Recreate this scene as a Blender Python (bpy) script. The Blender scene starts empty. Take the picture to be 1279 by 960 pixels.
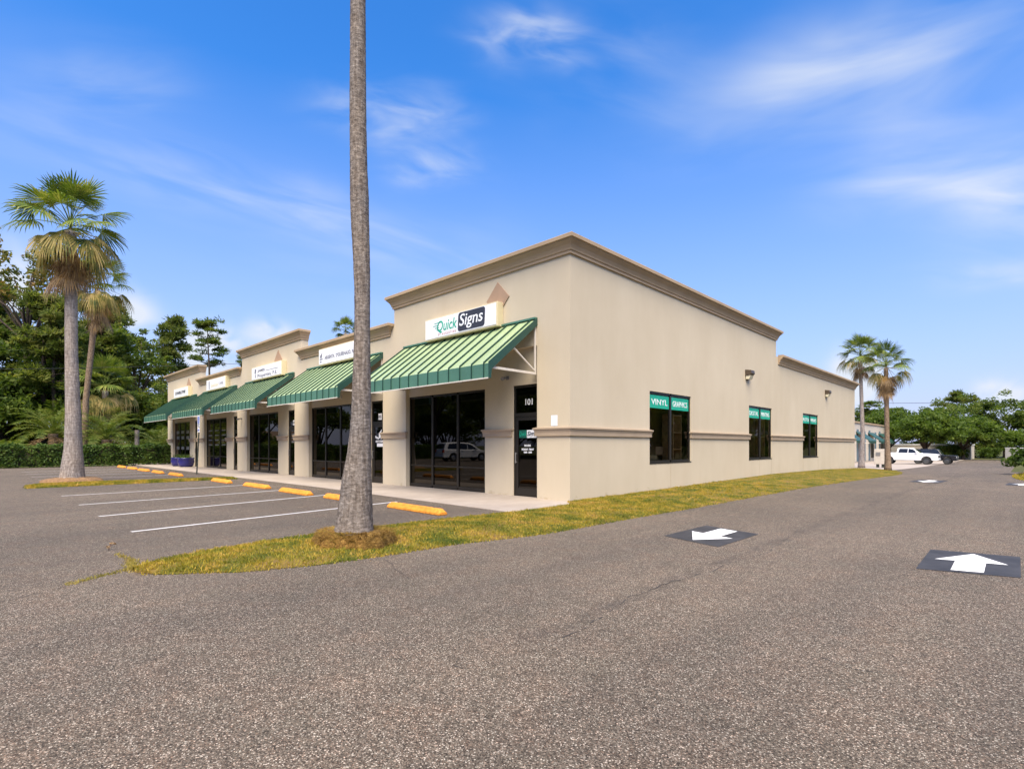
import bpy, bmesh, math, random
import numpy as np
from math import sin, cos, pi, radians, exp, sqrt
from mathutils import Vector, Matrix

sc = bpy.context.scene
COL = sc.collection
random.seed(4)

# ---------------------------------------------------------------- camera
TH = radians(44.16)
CAM = (8.30, -10.67, 1.45)
cd = bpy.data.cameras.new("camera")
cd.sensor_width = 36.0
cd.lens = 36.0 * 658.0 / 1279.0
cd.shift_y = 76.0 / 1279.0
cd.clip_start = 0.05
cd.clip_end = 3000
co = bpy.data.objects.new("camera", cd)
COL.objects.link(co)
co.location = CAM
co.rotation_euler = (radians(90), 0, TH)
sc.camera = co
FW = Vector((-sin(TH), cos(TH), 0)); RT = Vector((cos(TH), sin(TH), 0))


def view_dir(px, py):
    a = (px - 639.5) / 658.0; b = (556.0 - py) / 658.0
    return (FW + a * RT + Vector((0, 0, b))).normalized()


def g(y):                       # the site falls gently away along the drive
    return 0.0 if y < 8 else -1.15 * (1 - exp(-((y - 8) / 48.0) ** 1.3))


# ---------------------------------------------------------------- materials
def mat(name):
    m = bpy.data.materials.new(name); m.use_nodes = True
    nt = m.node_tree
    return m, nt, nt.nodes, nt.links, nt.nodes["Principled BSDF"]


def ramp(nodes, stops, interp='LINEAR'):
    r = nodes.new("ShaderNodeValToRGB"); r.color_ramp.interpolation = interp
    e = r.color_ramp.elements
    while len(e) < len(stops): e.new(0.5)
    for i, (p, c) in enumerate(stops):
        e[i].position = p; e[i].color = (*c, 1) if len(c) == 3 else c
    return r


def noise(nodes, links, scale, detail=4, rough=0.55, vec=None, dist=0.0):
    n = nodes.new("ShaderNodeTexNoise")
    n.inputs["Scale"].default_value = scale; n.inputs["Detail"].default_value = detail
    n.inputs["Roughness"].default_value = rough; n.inputs["Distortion"].default_value = dist
    if vec is not None: links.new(vec, n.inputs["Vector"])
    return n


def mixc(nodes, links, fac, a, b, blend='MIX'):
    m = nodes.new("ShaderNodeMix"); m.data_type = 'RGBA'; m.blend_type = blend
    for sock, v in ((m.inputs[0], fac), (m.inputs[6], a), (m.inputs[7], b)):
        if isinstance(v, (int, float)): sock.default_value = v
        elif isinstance(v, tuple): sock.default_value = (*v, 1)
        else: links.new(v, sock)
    return m.outputs[2]


def scaled(nodes, links, vec, s):
    mp = nodes.new("ShaderNodeMapping"); mp.inputs["Scale"].default_value = s
    links.new(vec, mp.inputs["Vector"])
    return mp.outputs[0]


def geo_pos(nodes):
    return nodes.new("ShaderNodeNewGeometry").outputs["Position"]


def simple(name, col, rough=0.6, metal=0.0, var=0.12, vscale=3.0, bump=0.0, bscale=60.0, spec=0.5):
    m, nt, N, L, b = mat(name)
    tc = N.new("ShaderNodeTexCoord").outputs["Object"]
    n = noise(N, L, vscale, 5, 0.6, tc)
    d = tuple(c * (1 - var) for c in col); u = tuple(min(1, c * (1 + var)) for c in col)
    r = ramp(N, [(0.3, d), (0.7, u)]); L.new(n.outputs[0], r.inputs[0])
    L.new(r.outputs[0], b.inputs["Base Color"])
    b.inputs["Roughness"].default_value = rough; b.inputs["Metallic"].default_value = metal
    b.inputs["Specular IOR Level"].default_value = spec
    if bump:
        n2 = noise(N, L, bscale, 3, 0.6, tc)
        bp = N.new("ShaderNodeBump"); bp.inputs["Strength"].default_value = bump; bp.inputs["Distance"].default_value = 0.01
        L.new(n2.outputs[0], bp.inputs["Height"]); L.new(bp.outputs[0], b.inputs["Normal"])
    return m


def m_stucco():
    m, nt, N, L, b = mat("stucco")
    p = geo_pos(N)
    big = noise(N, L, 0.35, 4, 0.6, p)
    r = ramp(N, [(0.3, (0.540, 0.454, 0.325)), (0.7, (0.590, 0.502, 0.368))]); L.new(big.outputs[0], r.inputs[0])
    st = noise(N, L, 1.0, 5, 0.65, scaled(N, L, p, (1.3, 1.3, 0.25)))
    r2 = ramp(N, [(0.40, (0.955, 0.945, 0.93)), (0.66, (1, 1, 1))]); L.new(st.outputs[0], r2.inputs[0])
    c = mixc(N, L, 0.8, r.outputs[0], r2.outputs[0], 'MULTIPLY')
    fine = noise(N, L, 45, 3, 0.7, p)
    r3 = ramp(N, [(0.3, (0.94, 0.94, 0.94)), (0.7, (1, 1, 1))]); L.new(fine.outputs[0], r3.inputs[0])
    c = mixc(N, L, 1.0, c, r3.outputs[0], 'MULTIPLY')
    # splash-back grime along the foot of the wall: a low ragged band
    sx = N.new("ShaderNodeSeparateXYZ"); L.new(p, sx.inputs[0])
    gn = noise(N, L, 3.0, 5, 0.7, p)
    ad = N.new("ShaderNodeMath"); ad.operation = 'MULTIPLY_ADD'
    L.new(gn.outputs[0], ad.inputs[0]); ad.inputs[1].default_value = -0.9; L.new(sx.outputs[2], ad.inputs[2])
    rg = ramp(N, [(0.0, (0.72, 0.69, 0.62)), (0.12, (1, 1, 1))])
    mr = N.new("ShaderNodeMapRange"); mr.inputs[1].default_value = -0.55; mr.inputs[2].default_value = 0.6
    L.new(ad.outputs[0], mr.inputs[0]); L.new(mr.outputs[0], rg.inputs[0])
    c = mixc(N, L, 0.8, c, rg.outputs[0], 'MULTIPLY')
    L.new(c, b.inputs["Base Color"])
    b.inputs["Roughness"].default_value = 0.9; b.inputs["Specular IOR Level"].default_value = 0.2
    bp = N.new("ShaderNodeBump"); bp.inputs["Strength"].default_value = 0.35; bp.inputs["Distance"].default_value = 0.006
    bn = noise(N, L, 70, 4, 0.65, p)
    L.new(bn.outputs[0], bp.inputs["Height"]); L.new(bp.outputs[0], b.inputs["Normal"])
    return m


def m_asphalt():
    m, nt, N, L, b = mat("asphalt")
    p = geo_pos(N)
    v = N.new("ShaderNodeTexVoronoi"); v.inputs["Scale"].default_value = 150; L.new(p, v.inputs["Vector"])
    sep = N.new("ShaderNodeSeparateColor"); L.new(v.outputs["Color"], sep.inputs[0])
    st = ramp(N, [(0.0, (0.028, 0.022, 0.018)), (0.22, (0.072, 0.058, 0.047)), (0.48, (0.112, 0.090, 0.073)), (0.74, (0.165, 0.134, 0.109)), (0.90, (0.235, 0.195, 0.165)), (0.985, (0.50, 0.44, 0.39))])
    L.new(sep.outputs[0], st.inputs[0])
    gap = ramp(N, [(0.35, (1, 1, 1)), (0.8, (0.6, 0.58, 0.57))]); L.new(v.outputs["Distance"], gap.inputs[0])
    mul = N.new("ShaderNodeMath"); mul.operation = 'MULTIPLY'; mul.inputs[1].default_value = 1.0
    L.new(v.outputs["Distance"], mul.inputs[0]); L.new(mul.outputs[0], gap.inputs[0])
    c = mixc(N, L, 0.8, st.outputs[0], gap.outputs[0], 'MULTIPLY')
    big = noise(N, L, 0.22, 6, 0.62, p)
    rb = ramp(N, [(0.32, (0.79, 0.785, 0.735)), (0.68, (1.13, 1.085, 0.985))]); L.new(big.outputs[0], rb.inputs[0])
    c = mixc(N, L, 1.0, c, rb.outputs[0], 'MULTIPLY')
    tn = noise(N, L, 2.6, 5, 0.7, p)
    rt_ = ramp(N, [(0.32, (0.93, 0.955, 0.945)), (0.5, (1, 1, 1)), (0.68, (1.07, 1.01, 0.975))]); L.new(tn.outputs[0], rt_.inputs[0])
    c = mixc(N, L, 1.0, c, rt_.outputs[0], 'MULTIPLY')
    ts = N.new("ShaderNodeSeparateColor"); L.new(v.outputs["Color"], ts.inputs[0])
    rs = ramp(N, [(0.0, (0.95, 1.0, 1.0)), (0.8, (1, 1, 1)), (0.97, (1.12, 0.97, 0.90))]); L.new(ts.outputs[1], rs.inputs[0])
    c = mixc(N, L, 1.0, c, rs.outputs[0], 'MULTIPLY')
    lane = noise(N, L, 1.0, 5, 0.6, scaled(N, L, p, (1.1, 0.10, 1)))
    rl = ramp(N, [(0.35, (0.84, 0.84, 0.86)), (0.65, (1.08, 1.06, 1.04))]); L.new(lane.outputs[0], rl.inputs[0])
    c = mixc(N, L, 0.7, c, rl.outputs[0], 'MULTIPLY')
    # old paving joint running along the drive: a ragged dark seam
    sx = N.new("ShaderNodeSeparateXYZ"); L.new(p, sx.inputs[0])
    def mth(op, a, b_, cl=False):
        n_ = N.new("ShaderNodeMath"); n_.operation = op; n_.use_clamp = cl
        for i_, v_ in enumerate((a, b_)):
            if isinstance(v_, (int, float)): n_.inputs[i_].default_value = v_
            else: L.new(v_, n_.inputs[i_])
        return n_.outputs[0]
    jn = noise(N, L, 0.9, 5, 0.65, p); jb = noise(N, L, 1.6, 3, 0.6, p)
    dx = mth('ABSOLUTE', mth('ADD', mth('SUBTRACT', sx.outputs[0], 5.62), mth('MULTIPLY', mth('SUBTRACT', jn.outputs[0], 0.5), 0.5)), 0)
    js = mth('SUBTRACT', 1.0, mth('DIVIDE', dx, 0.13), True)
    ys_ = mth('MULTIPLY', mth('GREATER_THAN', sx.outputs[1], -7.8), mth('LESS_THAN', sx.outputs[1], 60.0))
    bk = mth('MULTIPLY', mth('SUBTRACT', jb.outputs[0], 0.36), 4.0, True)
    jf = mth('MULTIPLY', mth('MULTIPLY', mth('MULTIPLY', js, ys_), bk), 0.55)
    c = mixc(N, L, jf, c, (0.05, 0.042, 0.036))
    med = noise(N, L, 9, 4, 0.7, p)
    rm = ramp(N, [(0.3, (0.86, 0.86, 0.86)), (0.7, (1.1, 1.1, 1.1))]); L.new(med.outputs[0], rm.inputs[0])
    c = mixc(N, L, 1.0, c, rm.outputs[0], 'MULTIPLY')
    L.new(c, b.inputs["Base Color"])
    b.inputs["Roughness"].default_value = 0.88; b.inputs["Specular IOR Level"].default_value = 0.25
    bp = N.new("ShaderNodeBump"); bp.inputs["Strength"].default_value = 0.55; bp.inputs["Distance"].default_value = 0.006; bp.invert = True
    L.new(v.outputs["Distance"], bp.inputs["Height"]); L.new(bp.outputs[0], b.inputs["Normal"])
    return m


def m_concrete():
    m, nt, N, L, b = mat("concrete")
    p = geo_pos(N)
    n = noise(N, L, 0.8, 6, 0.65, p)
    r = ramp(N, [(0.3, (0.30, 0.245, 0.195)), (0.7, (0.40, 0.335, 0.275))]); L.new(n.outputs[0], r.inputs[0])
    n2 = noise(N, L, 60, 3, 0.6, p)
    r2 = ramp(N, [(0.3, (0.88, 0.88, 0.88)), (0.7, (1.05, 1.05, 1.05))]); L.new(n2.outputs[0], r2.inputs[0])
    L.new(mixc(N, L, 1.0, r.outputs[0], r2.outputs[0], 'MULTIPLY'), b.inputs["Base Color"])
    b.inputs["Roughness"].default_value = 0.88
    return m


def m_soil_grass(name, kind):
    m, nt, N, L, b = mat(name)
    p = geo_pos(N)
    n = noise(N, L, 1.3, 6, 0.65, p)
    if kind == 'turf':
        r = ramp(N, [(0.36, (0.050, 0.070, 0.013)), (0.46, (0.10, 0.105, 0.020)), (0.55, (0.20, 0.145, 0.036)), (0.66, (0.21, 0.135, 0.058))])
    else:
        r = ramp(N, [(0.35, (0.05, 0.065, 0.02)), (0.7, (0.13, 0.12, 0.05))])
    L.new(n.outputs[0], r.inputs[0])
    n2 = noise(N, L, 55, 4, 0.7, p)
    r2 = ramp(N, [(0.3, (0.55, 0.55, 0.5)), (0.7, (1.2, 1.2, 1.2))]); L.new(n2.outputs[0], r2.inputs[0])
    L.new(mixc(N, L, 1.0, r.outputs[0], r2.outputs[0], 'MULTIPLY'), b.inputs["Base Color"])
    b.inputs["Roughness"].default_value = 0.95; b.inputs["Specular IOR Level"].default_value = 0.1
    bp = N.new("ShaderNodeBump"); bp.inputs["Strength"].default_value = 0.8; bp.inputs["Distance"].default_value = 0.03
    L.new(n2.outputs[0], bp.inputs["Height"]); L.new(bp.outputs[0], b.inputs["Normal"])
    return m


def m_leaf(name, cols, clump=0.9, trans=0.35, rough=0.6, island=0.5):
    """foliage: colour differs leaf by leaf and clump by clump"""
    m, nt, N, L, b = mat(name)
    N.remove(b)
    out = N["Material Output"]
    gm = N.new("ShaderNodeNewGeometry")
    n = noise(N, L, clump, 3, 0.6, gm.outputs["Position"])
    ma = N.new("ShaderNodeMath"); ma.operation = 'MULTIPLY_ADD'
    L.new(gm.outputs["Random Per Island"], ma.inputs[0]); ma.inputs[1].default_value = island
    s2 = N.new("ShaderNodeMath"); s2.operation = 'MULTIPLY_ADD'
    L.new(n.outputs[0], s2.inputs[0]); s2.inputs[1].default_value = 1.6; s2.inputs[2].default_value = -0.3 - island / 2
    L.new(s2.outputs[0], ma.inputs[2])
    k = len(cols)
    r = ramp(N, [((i + 0.5) / k, c) for i, c in enumerate(cols)]); L.new(ma.outputs[0], r.inputs[0])
    d = N.new("ShaderNodeBsdfPrincipled"); d.inputs["Roughness"].default_value = rough; d.inputs["Specular IOR Level"].default_value = 0.25
    t = N.new("ShaderNodeBsdfTranslucent")
    L.new(r.outputs[0], d.inputs["Base Color"])
    hs = N.new("ShaderNodeHueSaturation"); hs.inputs["Value"].default_value = 1.3; hs.inputs["Saturation"].default_value = 1.1
    L.new(r.outputs[0], hs.inputs["Color"]); L.new(hs.outputs[0], t.inputs["Color"])
    mx = N.new("ShaderNodeMixShader"); mx.inputs[0].default_value = trans
    L.new(d.outputs[0], mx.inputs[1]); L.new(t.outputs[0], mx.inputs[2]); L.new(mx.outputs[0], out.inputs[0])
    return m


def m_glass(name, tint, refl=0.04):
    m, nt, N, L, b = mat(name)
    N.remove(b); out = N["Material Output"]
    fr = N.new("ShaderNodeFresnel"); fr.inputs["IOR"].default_value = 1.5
    ad = N.new("ShaderNodeMath"); ad.operation = 'ADD'; ad.inputs[1].default_value = refl; L.new(fr.outputs[0], ad.inputs[0])
    tr = N.new("ShaderNodeBsdfTransparent"); tr.inputs["Color"].default_value = (*tint, 1)
    gl = N.new("ShaderNodeBsdfGlossy"); gl.inputs["Roughness"].default_value = 0.0; gl.inputs["Color"].default_value = (0.72, 0.68, 0.62, 1)
    mx = N.new("ShaderNodeMixShader")
    L.new(ad.outputs[0], mx.inputs[0]); L.new(tr.outputs[0], mx.inputs[1]); L.new(gl.outputs[0], mx.inputs[2]); L.new(mx.outputs[0], out.inputs[0])
    return m


def m_trunk(name, c0, c1, c2, ring=14.0):
    m, nt, N, L, b = mat(name)
    tc = N.new("ShaderNodeTexCoord").outputs["Object"]
    n1 = noise(N, L, 1.0, 6, 0.7, scaled(N, L, tc, (15, 15, ring * 1.6)))
    n2 = noise(N, L, 1.0, 5, 0.7, scaled(N, L, tc, (26, 26, 3.0)))
    n3 = noise(N, L, 0.8, 4, 0.6, tc)
    wv = N.new("ShaderNodeTexWave"); wv.wave_type = 'BANDS'; wv.bands_direction = 'Z'
    wv.inputs["Scale"].default_value = ring * 0.45; wv.inputs["Distortion"].default_value = 5.0; wv.inputs["Detail"].default_value = 4; wv.inputs["Detail Scale"].default_value = 2.0
    L.new(tc, wv.inputs["Vector"])
    r = ramp(N, [(0.32, c0), (0.5, c1), (0.68, c2)]); L.new(n1.outputs[0], r.inputs[0])
    r2 = ramp(N, [(0.38, (0.62, 0.58, 0.55)), (0.6, (1.1, 1.1, 1.1))]); L.new(n2.outputs[0], r2.inputs[0])
    c = mixc(N, L, 0.9, r.outputs[0], r2.outputs[0], 'MULTIPLY')
    r3 = ramp(N, [(0.0, (0.80, 0.78, 0.76)), (0.5, (1, 1, 1))]); L.new(wv.outputs[1], r3.inputs[0])
    c = mixc(N, L, 0.7, c, r3.outputs[0], 'MULTIPLY')
    r4 = ramp(N, [(0.35, (0.85, 0.87, 0.92)), (0.65, (1.1, 1.02, 0.93))]); L.new(n3.outputs[0], r4.inputs[0])
    c = mixc(N, L, 0.9, c, r4.outputs[0], 'MULTIPLY')
    L.new(c, b.inputs["Base Color"]); b.inputs["Roughness"].default_value = 0.9; b.inputs["Specular IOR Level"].default_value = 0.15
    ad = N.new("ShaderNodeMath"); ad.operation = 'ADD'; L.new(n1.outputs[0], ad.inputs[0]); L.new(n2.outputs[0], ad.inputs[1])
    bp = N.new("ShaderNodeBump"); bp.inputs["Strength"].default_value = 0.9; bp.inputs["Distance"].default_value = 0.025
    L.new(ad.outputs[0], bp.inputs["Height"]); L.new(bp.outputs[0], b.inputs["Normal"])
    return m


M = {}
M['stucco'] = m_stucco()
M['asphalt'] = m_asphalt()
M['concrete'] = m_concrete()
M['turf'] = m_soil_grass("turf_soil", 'turf')
M['earth'] = m_soil_grass("wood_floor_earth", 'earth')
M['trim'] = simple("trim_paint", (0.36, 0.258, 0.158), 0.75, var=0.10, vscale=1.2, bump=0.1)
M['band'] = simple("band_paint", (0.355, 0.268, 0.184), 0.8, var=0.08, vscale=1.2, bump=0.1)
M['diamond'] = simple("diamond_paint", (0.36, 0.235, 0.150), 0.8, var=0.08)
M['roof'] = simple("flat_roof_membrane", (0.35, 0.34, 0.32), 0.9)
M['bronze'] = simple("bronze_aluminium", (0.016, 0.013, 0.010), 0.35, var=0.2)
M['glass'] = m_glass("tinted_glass", (0.10, 0.09, 0.075), 0.02)
M['glass_side'] = m_glass("side_window_glass", (0.88, 0.82, 0.72), -0.005)
M['room'] = simple("room_surfaces", (0.24, 0.19, 0.13), 0.9, var=0.3, vscale=1.0)
M['tan_partition'] = simple("tan_partition", (0.55, 0.38, 0.20), 0.85, var=0.2, vscale=1.5)
M['wood'] = simple("shelf_wood", (0.58, 0.37, 0.17), 0.6, var=0.25, vscale=6)
M['cardboard'] = simple("cardboard", (0.36, 0.25, 0.14), 0.8)
M['awn_top_sheen'] = simple("awning_slope_sheen_green", (0.330, 0.415, 0.215), 0.33, var=0.10, vscale=1.0, spec=0.7)  # sky sheen on the slope painted in as a paler green than the valance
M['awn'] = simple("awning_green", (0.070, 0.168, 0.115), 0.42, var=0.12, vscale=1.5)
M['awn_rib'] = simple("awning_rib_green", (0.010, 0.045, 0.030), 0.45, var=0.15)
M['rake'] = simple("awning_edge_green", (0.018, 0.062, 0.045), 0.45, var=0.12)
M['white_steel'] = simple("white_steel", (0.62, 0.56, 0.48), 0.5)
M['sign_face'] = simple("sign_face_acrylic", (0.80, 0.79, 0.80), 0.35, var=0.03)
M['sign_box'] = simple("sign_cabinet_cream", (0.62, 0.53, 0.33), 0.5, var=0.05)
M['teal'] = simple("teal_vinyl", (0.010, 0.36, 0.225), 0.45, var=0.08)
M['teal_dark'] = simple("dark_teal_vinyl", (0.006, 0.10, 0.065), 0.45, var=0.08)
M['slate'] = simple("slate_vinyl", (0.035, 0.035, 0.045), 0.45)
M['white_vinyl'] = simple("white_vinyl", (0.82, 0.82, 0.82), 0.5, var=0.03)
M['red_vinyl'] = simple("red_vinyl", (0.40, 0.10, 0.09), 0.5)
M['grey_vinyl'] = simple("grey_vinyl", (0.17, 0.17, 0.21), 0.5)
M['line'] = simple("worn_line_paint", (0.54, 0.52, 0.50), 0.8, var=0.22, vscale=9)
M['stop'] = simple("yellow_stop_paint", (0.66, 0.245, 0.022), 0.8, var=0.32, vscale=11, bump=0.2)
M['rebar'] = simple("rust_steel", (0.12, 0.06, 0.035), 0.8)
M['mat_black'] = simple("black_vinyl_panel", (0.030, 0.028, 0.028), 0.7, var=0.4, vscale=3)
M['mat_white'] = simple("white_arrow_vinyl", (0.70, 0.69, 0.67), 0.7, var=0.14, vscale=5)
M['crack'] = simple("crack_dark", (0.040, 0.034, 0.030), 0.95)
M['lamp_bronze'] = simple("lamp_bronze", (0.060, 0.042, 0.026), 0.45)
M['lamp_lens'] = simple("lamp_lens", (0.62, 0.57, 0.42), 0.25)
M['paper'] = simple("paper", (0.72, 0.75, 0.82), 0.8, var=0.05)
M['grey_metal'] = simple("grey_metal", (0.22, 0.21, 0.20), 0.5, metal=0.3)
M['post'] = simple("sign_post_green", (0.030, 0.036, 0.026), 0.6)
M['hc_blue'] = simple("sign_blue", (0.02, 0.08, 0.45), 0.5)
M['pot'] = simple("blue_glazed_pot", (0.018, 0.018, 0.13), 0.25, var=0.3)
M['soil'] = simple("potting_soil", (0.05, 0.035, 0.02), 0.95)
M['car_white'] = simple("white_car_paint", (0.80, 0.80, 0.80), 0.25, var=0.02)
M['car_black'] = simple("black_car_paint", (0.012, 0.012, 0.014), 0.2)
M['car_glass'] = simple("car_window", (0.015, 0.017, 0.02), 0.08)
M['tyre'] = simple("tyre_rubber", (0.018, 0.018, 0.018), 0.85)
M['rim_dark'] = simple("dark_rim", (0.06, 0.06, 0.06), 0.4)
M['rim'] = simple("alloy_rim", (0.45, 0.45, 0.46), 0.35, metal=0.6)
M['red_lamp'] = simple("tail_lamp", (0.45, 0.03, 0.01), 0.25)
M['clear_lamp'] = simple("head_lamp", (0.65, 0.65, 0.66), 0.15)
M['trunk_near'] = m_trunk("palm_bark_grey", (0.115, 0.098, 0.085), (0.210, 0.181, 0.156), (0.335, 0.296, 0.258), 14)
M['trunk_pale'] = m_trunk("palm_bark_pale", (0.19, 0.165, 0.150), (0.30, 0.265, 0.240), (0.40, 0.36, 0.33), 6)
M['trunk_brown'] = m_trunk("palm_bark_brown", (0.10, 0.070, 0.045), (0.24, 0.175, 0.12), (0.36, 0.27, 0.19), 8)
M['bark'] = m_trunk("tree_bark", (0.035, 0.028, 0.022), (0.085, 0.066, 0.052), (0.15, 0.12, 0.095), 4)
M['root_mat'] = m_trunk("fibrous_root_mat", (0.075, 0.038, 0.010), (0.205, 0.120, 0.032), (0.31, 0.20, 0.060), 20)
M['mulch'] = simple("bark_mulch", (0.19, 0.105, 0.045), 0.95, var=0.5, vscale=14, bump=0.8, bscale=30)
M['frond'] = m_leaf("palm_frond", [(0.045, 0.080, 0.012), (0.095, 0.140, 0.020), (0.160, 0.195, 0.032), (0.25, 0.25, 0.055)], 1.2, 0.3, 0.5)
M['frond_old'] = m_leaf("palm_frond_yellowing", [(0.05, 0.075, 0.014), (0.15, 0.14, 0.03), (0.33, 0.25, 0.07), (0.45, 0.33, 0.14)], 1.5, 0.3)
M['frond_dead'] = m_leaf("palm_frond_dead", [(0.11, 0.060, 0.028), (0.22, 0.135, 0.06), (0.33, 0.22, 0.115), (0.42, 0.25, 0.09)], 1.6, 0.2)
M['oak'] = m_leaf("broadleaf", [(0.0364, 0.0650, 0.0117), (0.0715, 0.1105, 0.0182), (0.1235, 0.1690, 0.0286), (0.1950, 0.2000, 0.0416)], 0.55, 0.5)
M['oak_light'] = m_leaf("bright_broadleaf", [(0.034, 0.058, 0.010), (0.066, 0.108, 0.016), (0.110, 0.160, 0.024), (0.17, 0.22, 0.038)], 0.45, 0.5)
M['pine'] = m_leaf("pine_needles", [(0.0520, 0.0754, 0.0156), (0.0910, 0.1235, 0.0234), (0.1560, 0.1820, 0.0338), (0.2000, 0.2000, 0.0585)], 0.5, 0.5)
M['rust_leaf'] = m_leaf("browning_leaves", [(0.05, 0.075, 0.014), (0.10, 0.125, 0.022), (0.17, 0.15, 0.03), (0.30, 0.18, 0.05)], 0.6, 0.35)
M['hedge'] = m_leaf("hedge_leaf", [(0.0186, 0.0403, 0.0078), (0.0465, 0.0899, 0.0155), (0.0930, 0.1473, 0.0248), (0.1395, 0.1860, 0.0310)], 1.5, 0.3)
M['grass'] = m_leaf("grass_blade", [(0.065, 0.100, 0.012), (0.185, 0.180, 0.020), (0.40, 0.285, 0.034), (0.50, 0.30, 0.085)], 1.7, 0.3, 0.7, 0.35)
M['dry_grass'] = m_leaf("dry_grass_blade", [(0.20, 0.18, 0.03), (0.30, 0.24, 0.05), (0.40, 0.29, 0.08)], 2.0, 0.25, 0.7)
M['dry_fibre'] = m_leaf("dry_root_fibre", [(0.100, 0.050, 0.012), (0.200, 0.118, 0.026), (0.30, 0.19, 0.045), (0.26, 0.20, 0.04)], 4.0, 0.2, 0.8)
M['b2_wall'] = simple("far_building_cream", (0.50, 0.44, 0.36), 0.85)
M['b2_blue'] = simple("blue_grey_door", (0.11, 0.16, 0.19), 0.6)
M['house_roof'] = simple("brown_shingle", (0.14, 0.095, 0.07), 0.9)
M['house_wall'] = simple("house_siding", (0.33, 0.29, 0.24), 0.8)
M['fascia'] = simple("white_fascia", (0.68, 0.66, 0.62), 0.6)
M['wire'] = simple("wire_black", (0.02, 0.02, 0.02), 0.6)
M['grey_block'] = simple("grey_block_wall", (0.30, 0.28, 0.27), 0.9)


# ---------------------------------------------------------------- mesh helpers
class MB:
    def __init__(s): s.v = []; s.f = []; s.m = []

    def add(s, vs, fs, mi=0):
        o = len(s.v); s.v += [tuple(v) for v in vs]
        for f in fs: s.f.append([i + o for i in f]); s.m.append(mi)

    def poly(s, pts, mi=0): s.add(pts, [list(range(len(pts)))], mi)

    def box(s, x0, x1, y0, y1, z0, z1, mi=0):
        s.add([(x0, y0, z0), (x1, y0, z0), (x1, y1, z0), (x0, y1, z0), (x0, y0, z1), (x1, y0, z1), (x1, y1, z1), (x0, y1, z1)],
              [(0, 3, 2, 1), (4, 5, 6, 7), (0, 1, 5, 4), (1, 2, 6, 5), (2, 3, 7, 6), (3, 0, 4, 7)], mi)

    def prism(s, p2, f, a, b, mi=0):
        """extrude 2-D outline p2; f(u,v,w) -> xyz"""
        n = len(p2)
        vs = [f(u, v, a) for u, v in p2] + [f(u, v, b) for u, v in p2]
        s.add(vs, [list(range(n))[::-1], list(range(n, 2 * n))] + [(i, (i + 1) % n, n + (i + 1) % n, n + i) for i in range(n)], mi)

    def tube(s, pts, rad, n=8, mi=0, cap=True):
        pts = [Vector(p) for p in pts]
        if not hasattr(rad, '__len__'): rad = [rad] * len(pts)
        rings = []
        for i, p in enumerate(pts):
            t = (pts[min(i + 1, len(pts) - 1)] - pts[max(i - 1, 0)]).normalized()
            ref = Vector((1, 0, 0)) if abs(t.x) < 0.8 else Vector((0, 1, 0))
            a = t.cross(ref).normalized(); b_ = t.cross(a)
            rings.append([p + rad[i] * (cos(2 * pi * k / n) * a + sin(2 * pi * k / n) * b_) for k in range(n)])
        fs = []
        for i in range(len(pts) - 1):
            for k in range(n):
                fs.append((i * n + k, i * n + (k + 1) % n, (i + 1) * n + (k + 1) % n, (i + 1) * n + k))
        if cap: fs += [list(range(n))[::-1], [(len(pts) - 1) * n + k for k in range(n)]]
        s.add([v for r in rings for v in r], fs, mi)

    def lathe(s, prof, c=(0, 0, 0), n=24, mi=0):
        fs = []
        for i in range(len(prof) - 1):
            for k in range(n): fs.append((i * n + k, i * n + (k + 1) % n, (i + 1) * n + (k + 1) % n, (i + 1) * n + k))
        s.add([(c[0] + r * cos(2 * pi * k / n), c[1] + r * sin(2 * pi * k / n), c[2] + z) for r, z in prof for k in range(n)], fs, mi)

    def sweep(s, path, prof, cap=True, mi=0):
        """profile (outward d, z) along a plan polyline, mitred; outward is to the right of travel"""
        P = [Vector((p[0], p[1])) for p in path]; rows = []
        for i in range(len(P)):
            ns = []
            if i > 0: t = (P[i] - P[i - 1]).normalized(); ns.append(Vector((t.y, -t.x)))
            if i < len(P) - 1: t = (P[i + 1] - P[i]).normalized(); ns.append(Vector((t.y, -t.x)))
            if len(ns) == 2:
                n = ns[0] + ns[1]; n = n / (n.dot(ns[0]))
            else: n = ns[0]
            rows.append([(P[i].x + n.x * d, P[i].y + n.y * d, z) for d, z in prof])
        k = len(prof); fs = []
        for i in range(len(P) - 1):
            for j in range(k - 1): fs.append((i * k + j, (i + 1) * k + j, (i + 1) * k + j + 1, i * k + j + 1))
        if cap: fs += [list(range(k)), [(len(P) - 1) * k + j for j in range(k)][::-1]]
        s.add([v for r in rows for v in r], fs, mi)

    def build(s, name, mats, parent=None, smooth=False, bevel=0.0, offset=None, fix=True):
        me = bpy.data.meshes.new(name)
        me.from_pydata(s.v, [], s.f)
        if not isinstance(mats, (list, tuple)): mats = [mats]
        for m in mats: me.materials.append(M[m] if isinstance(m, str) else m)
        me.polygons.foreach_set("material_index", s.m)
        if fix:
            bm = bmesh.new(); bm.from_mesh(me); bmesh.ops.recalc_face_normals(bm, faces=bm.faces); bm.to_mesh(me); bm.free()
        if smooth: me.polygons.foreach_set("use_smooth", [True] * len(me.polygons))
        o = bpy.data.objects.new(name, me); COL.objects.link(o)
        if parent is not None: o.parent = parent
        if bevel:
            md = o.modifiers.new("bevel", 'BEVEL'); md.width = bevel; md.segments = 2; md.limit_method = 'ANGLE'; md.angle_limit = radians(35)
        return o


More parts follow.
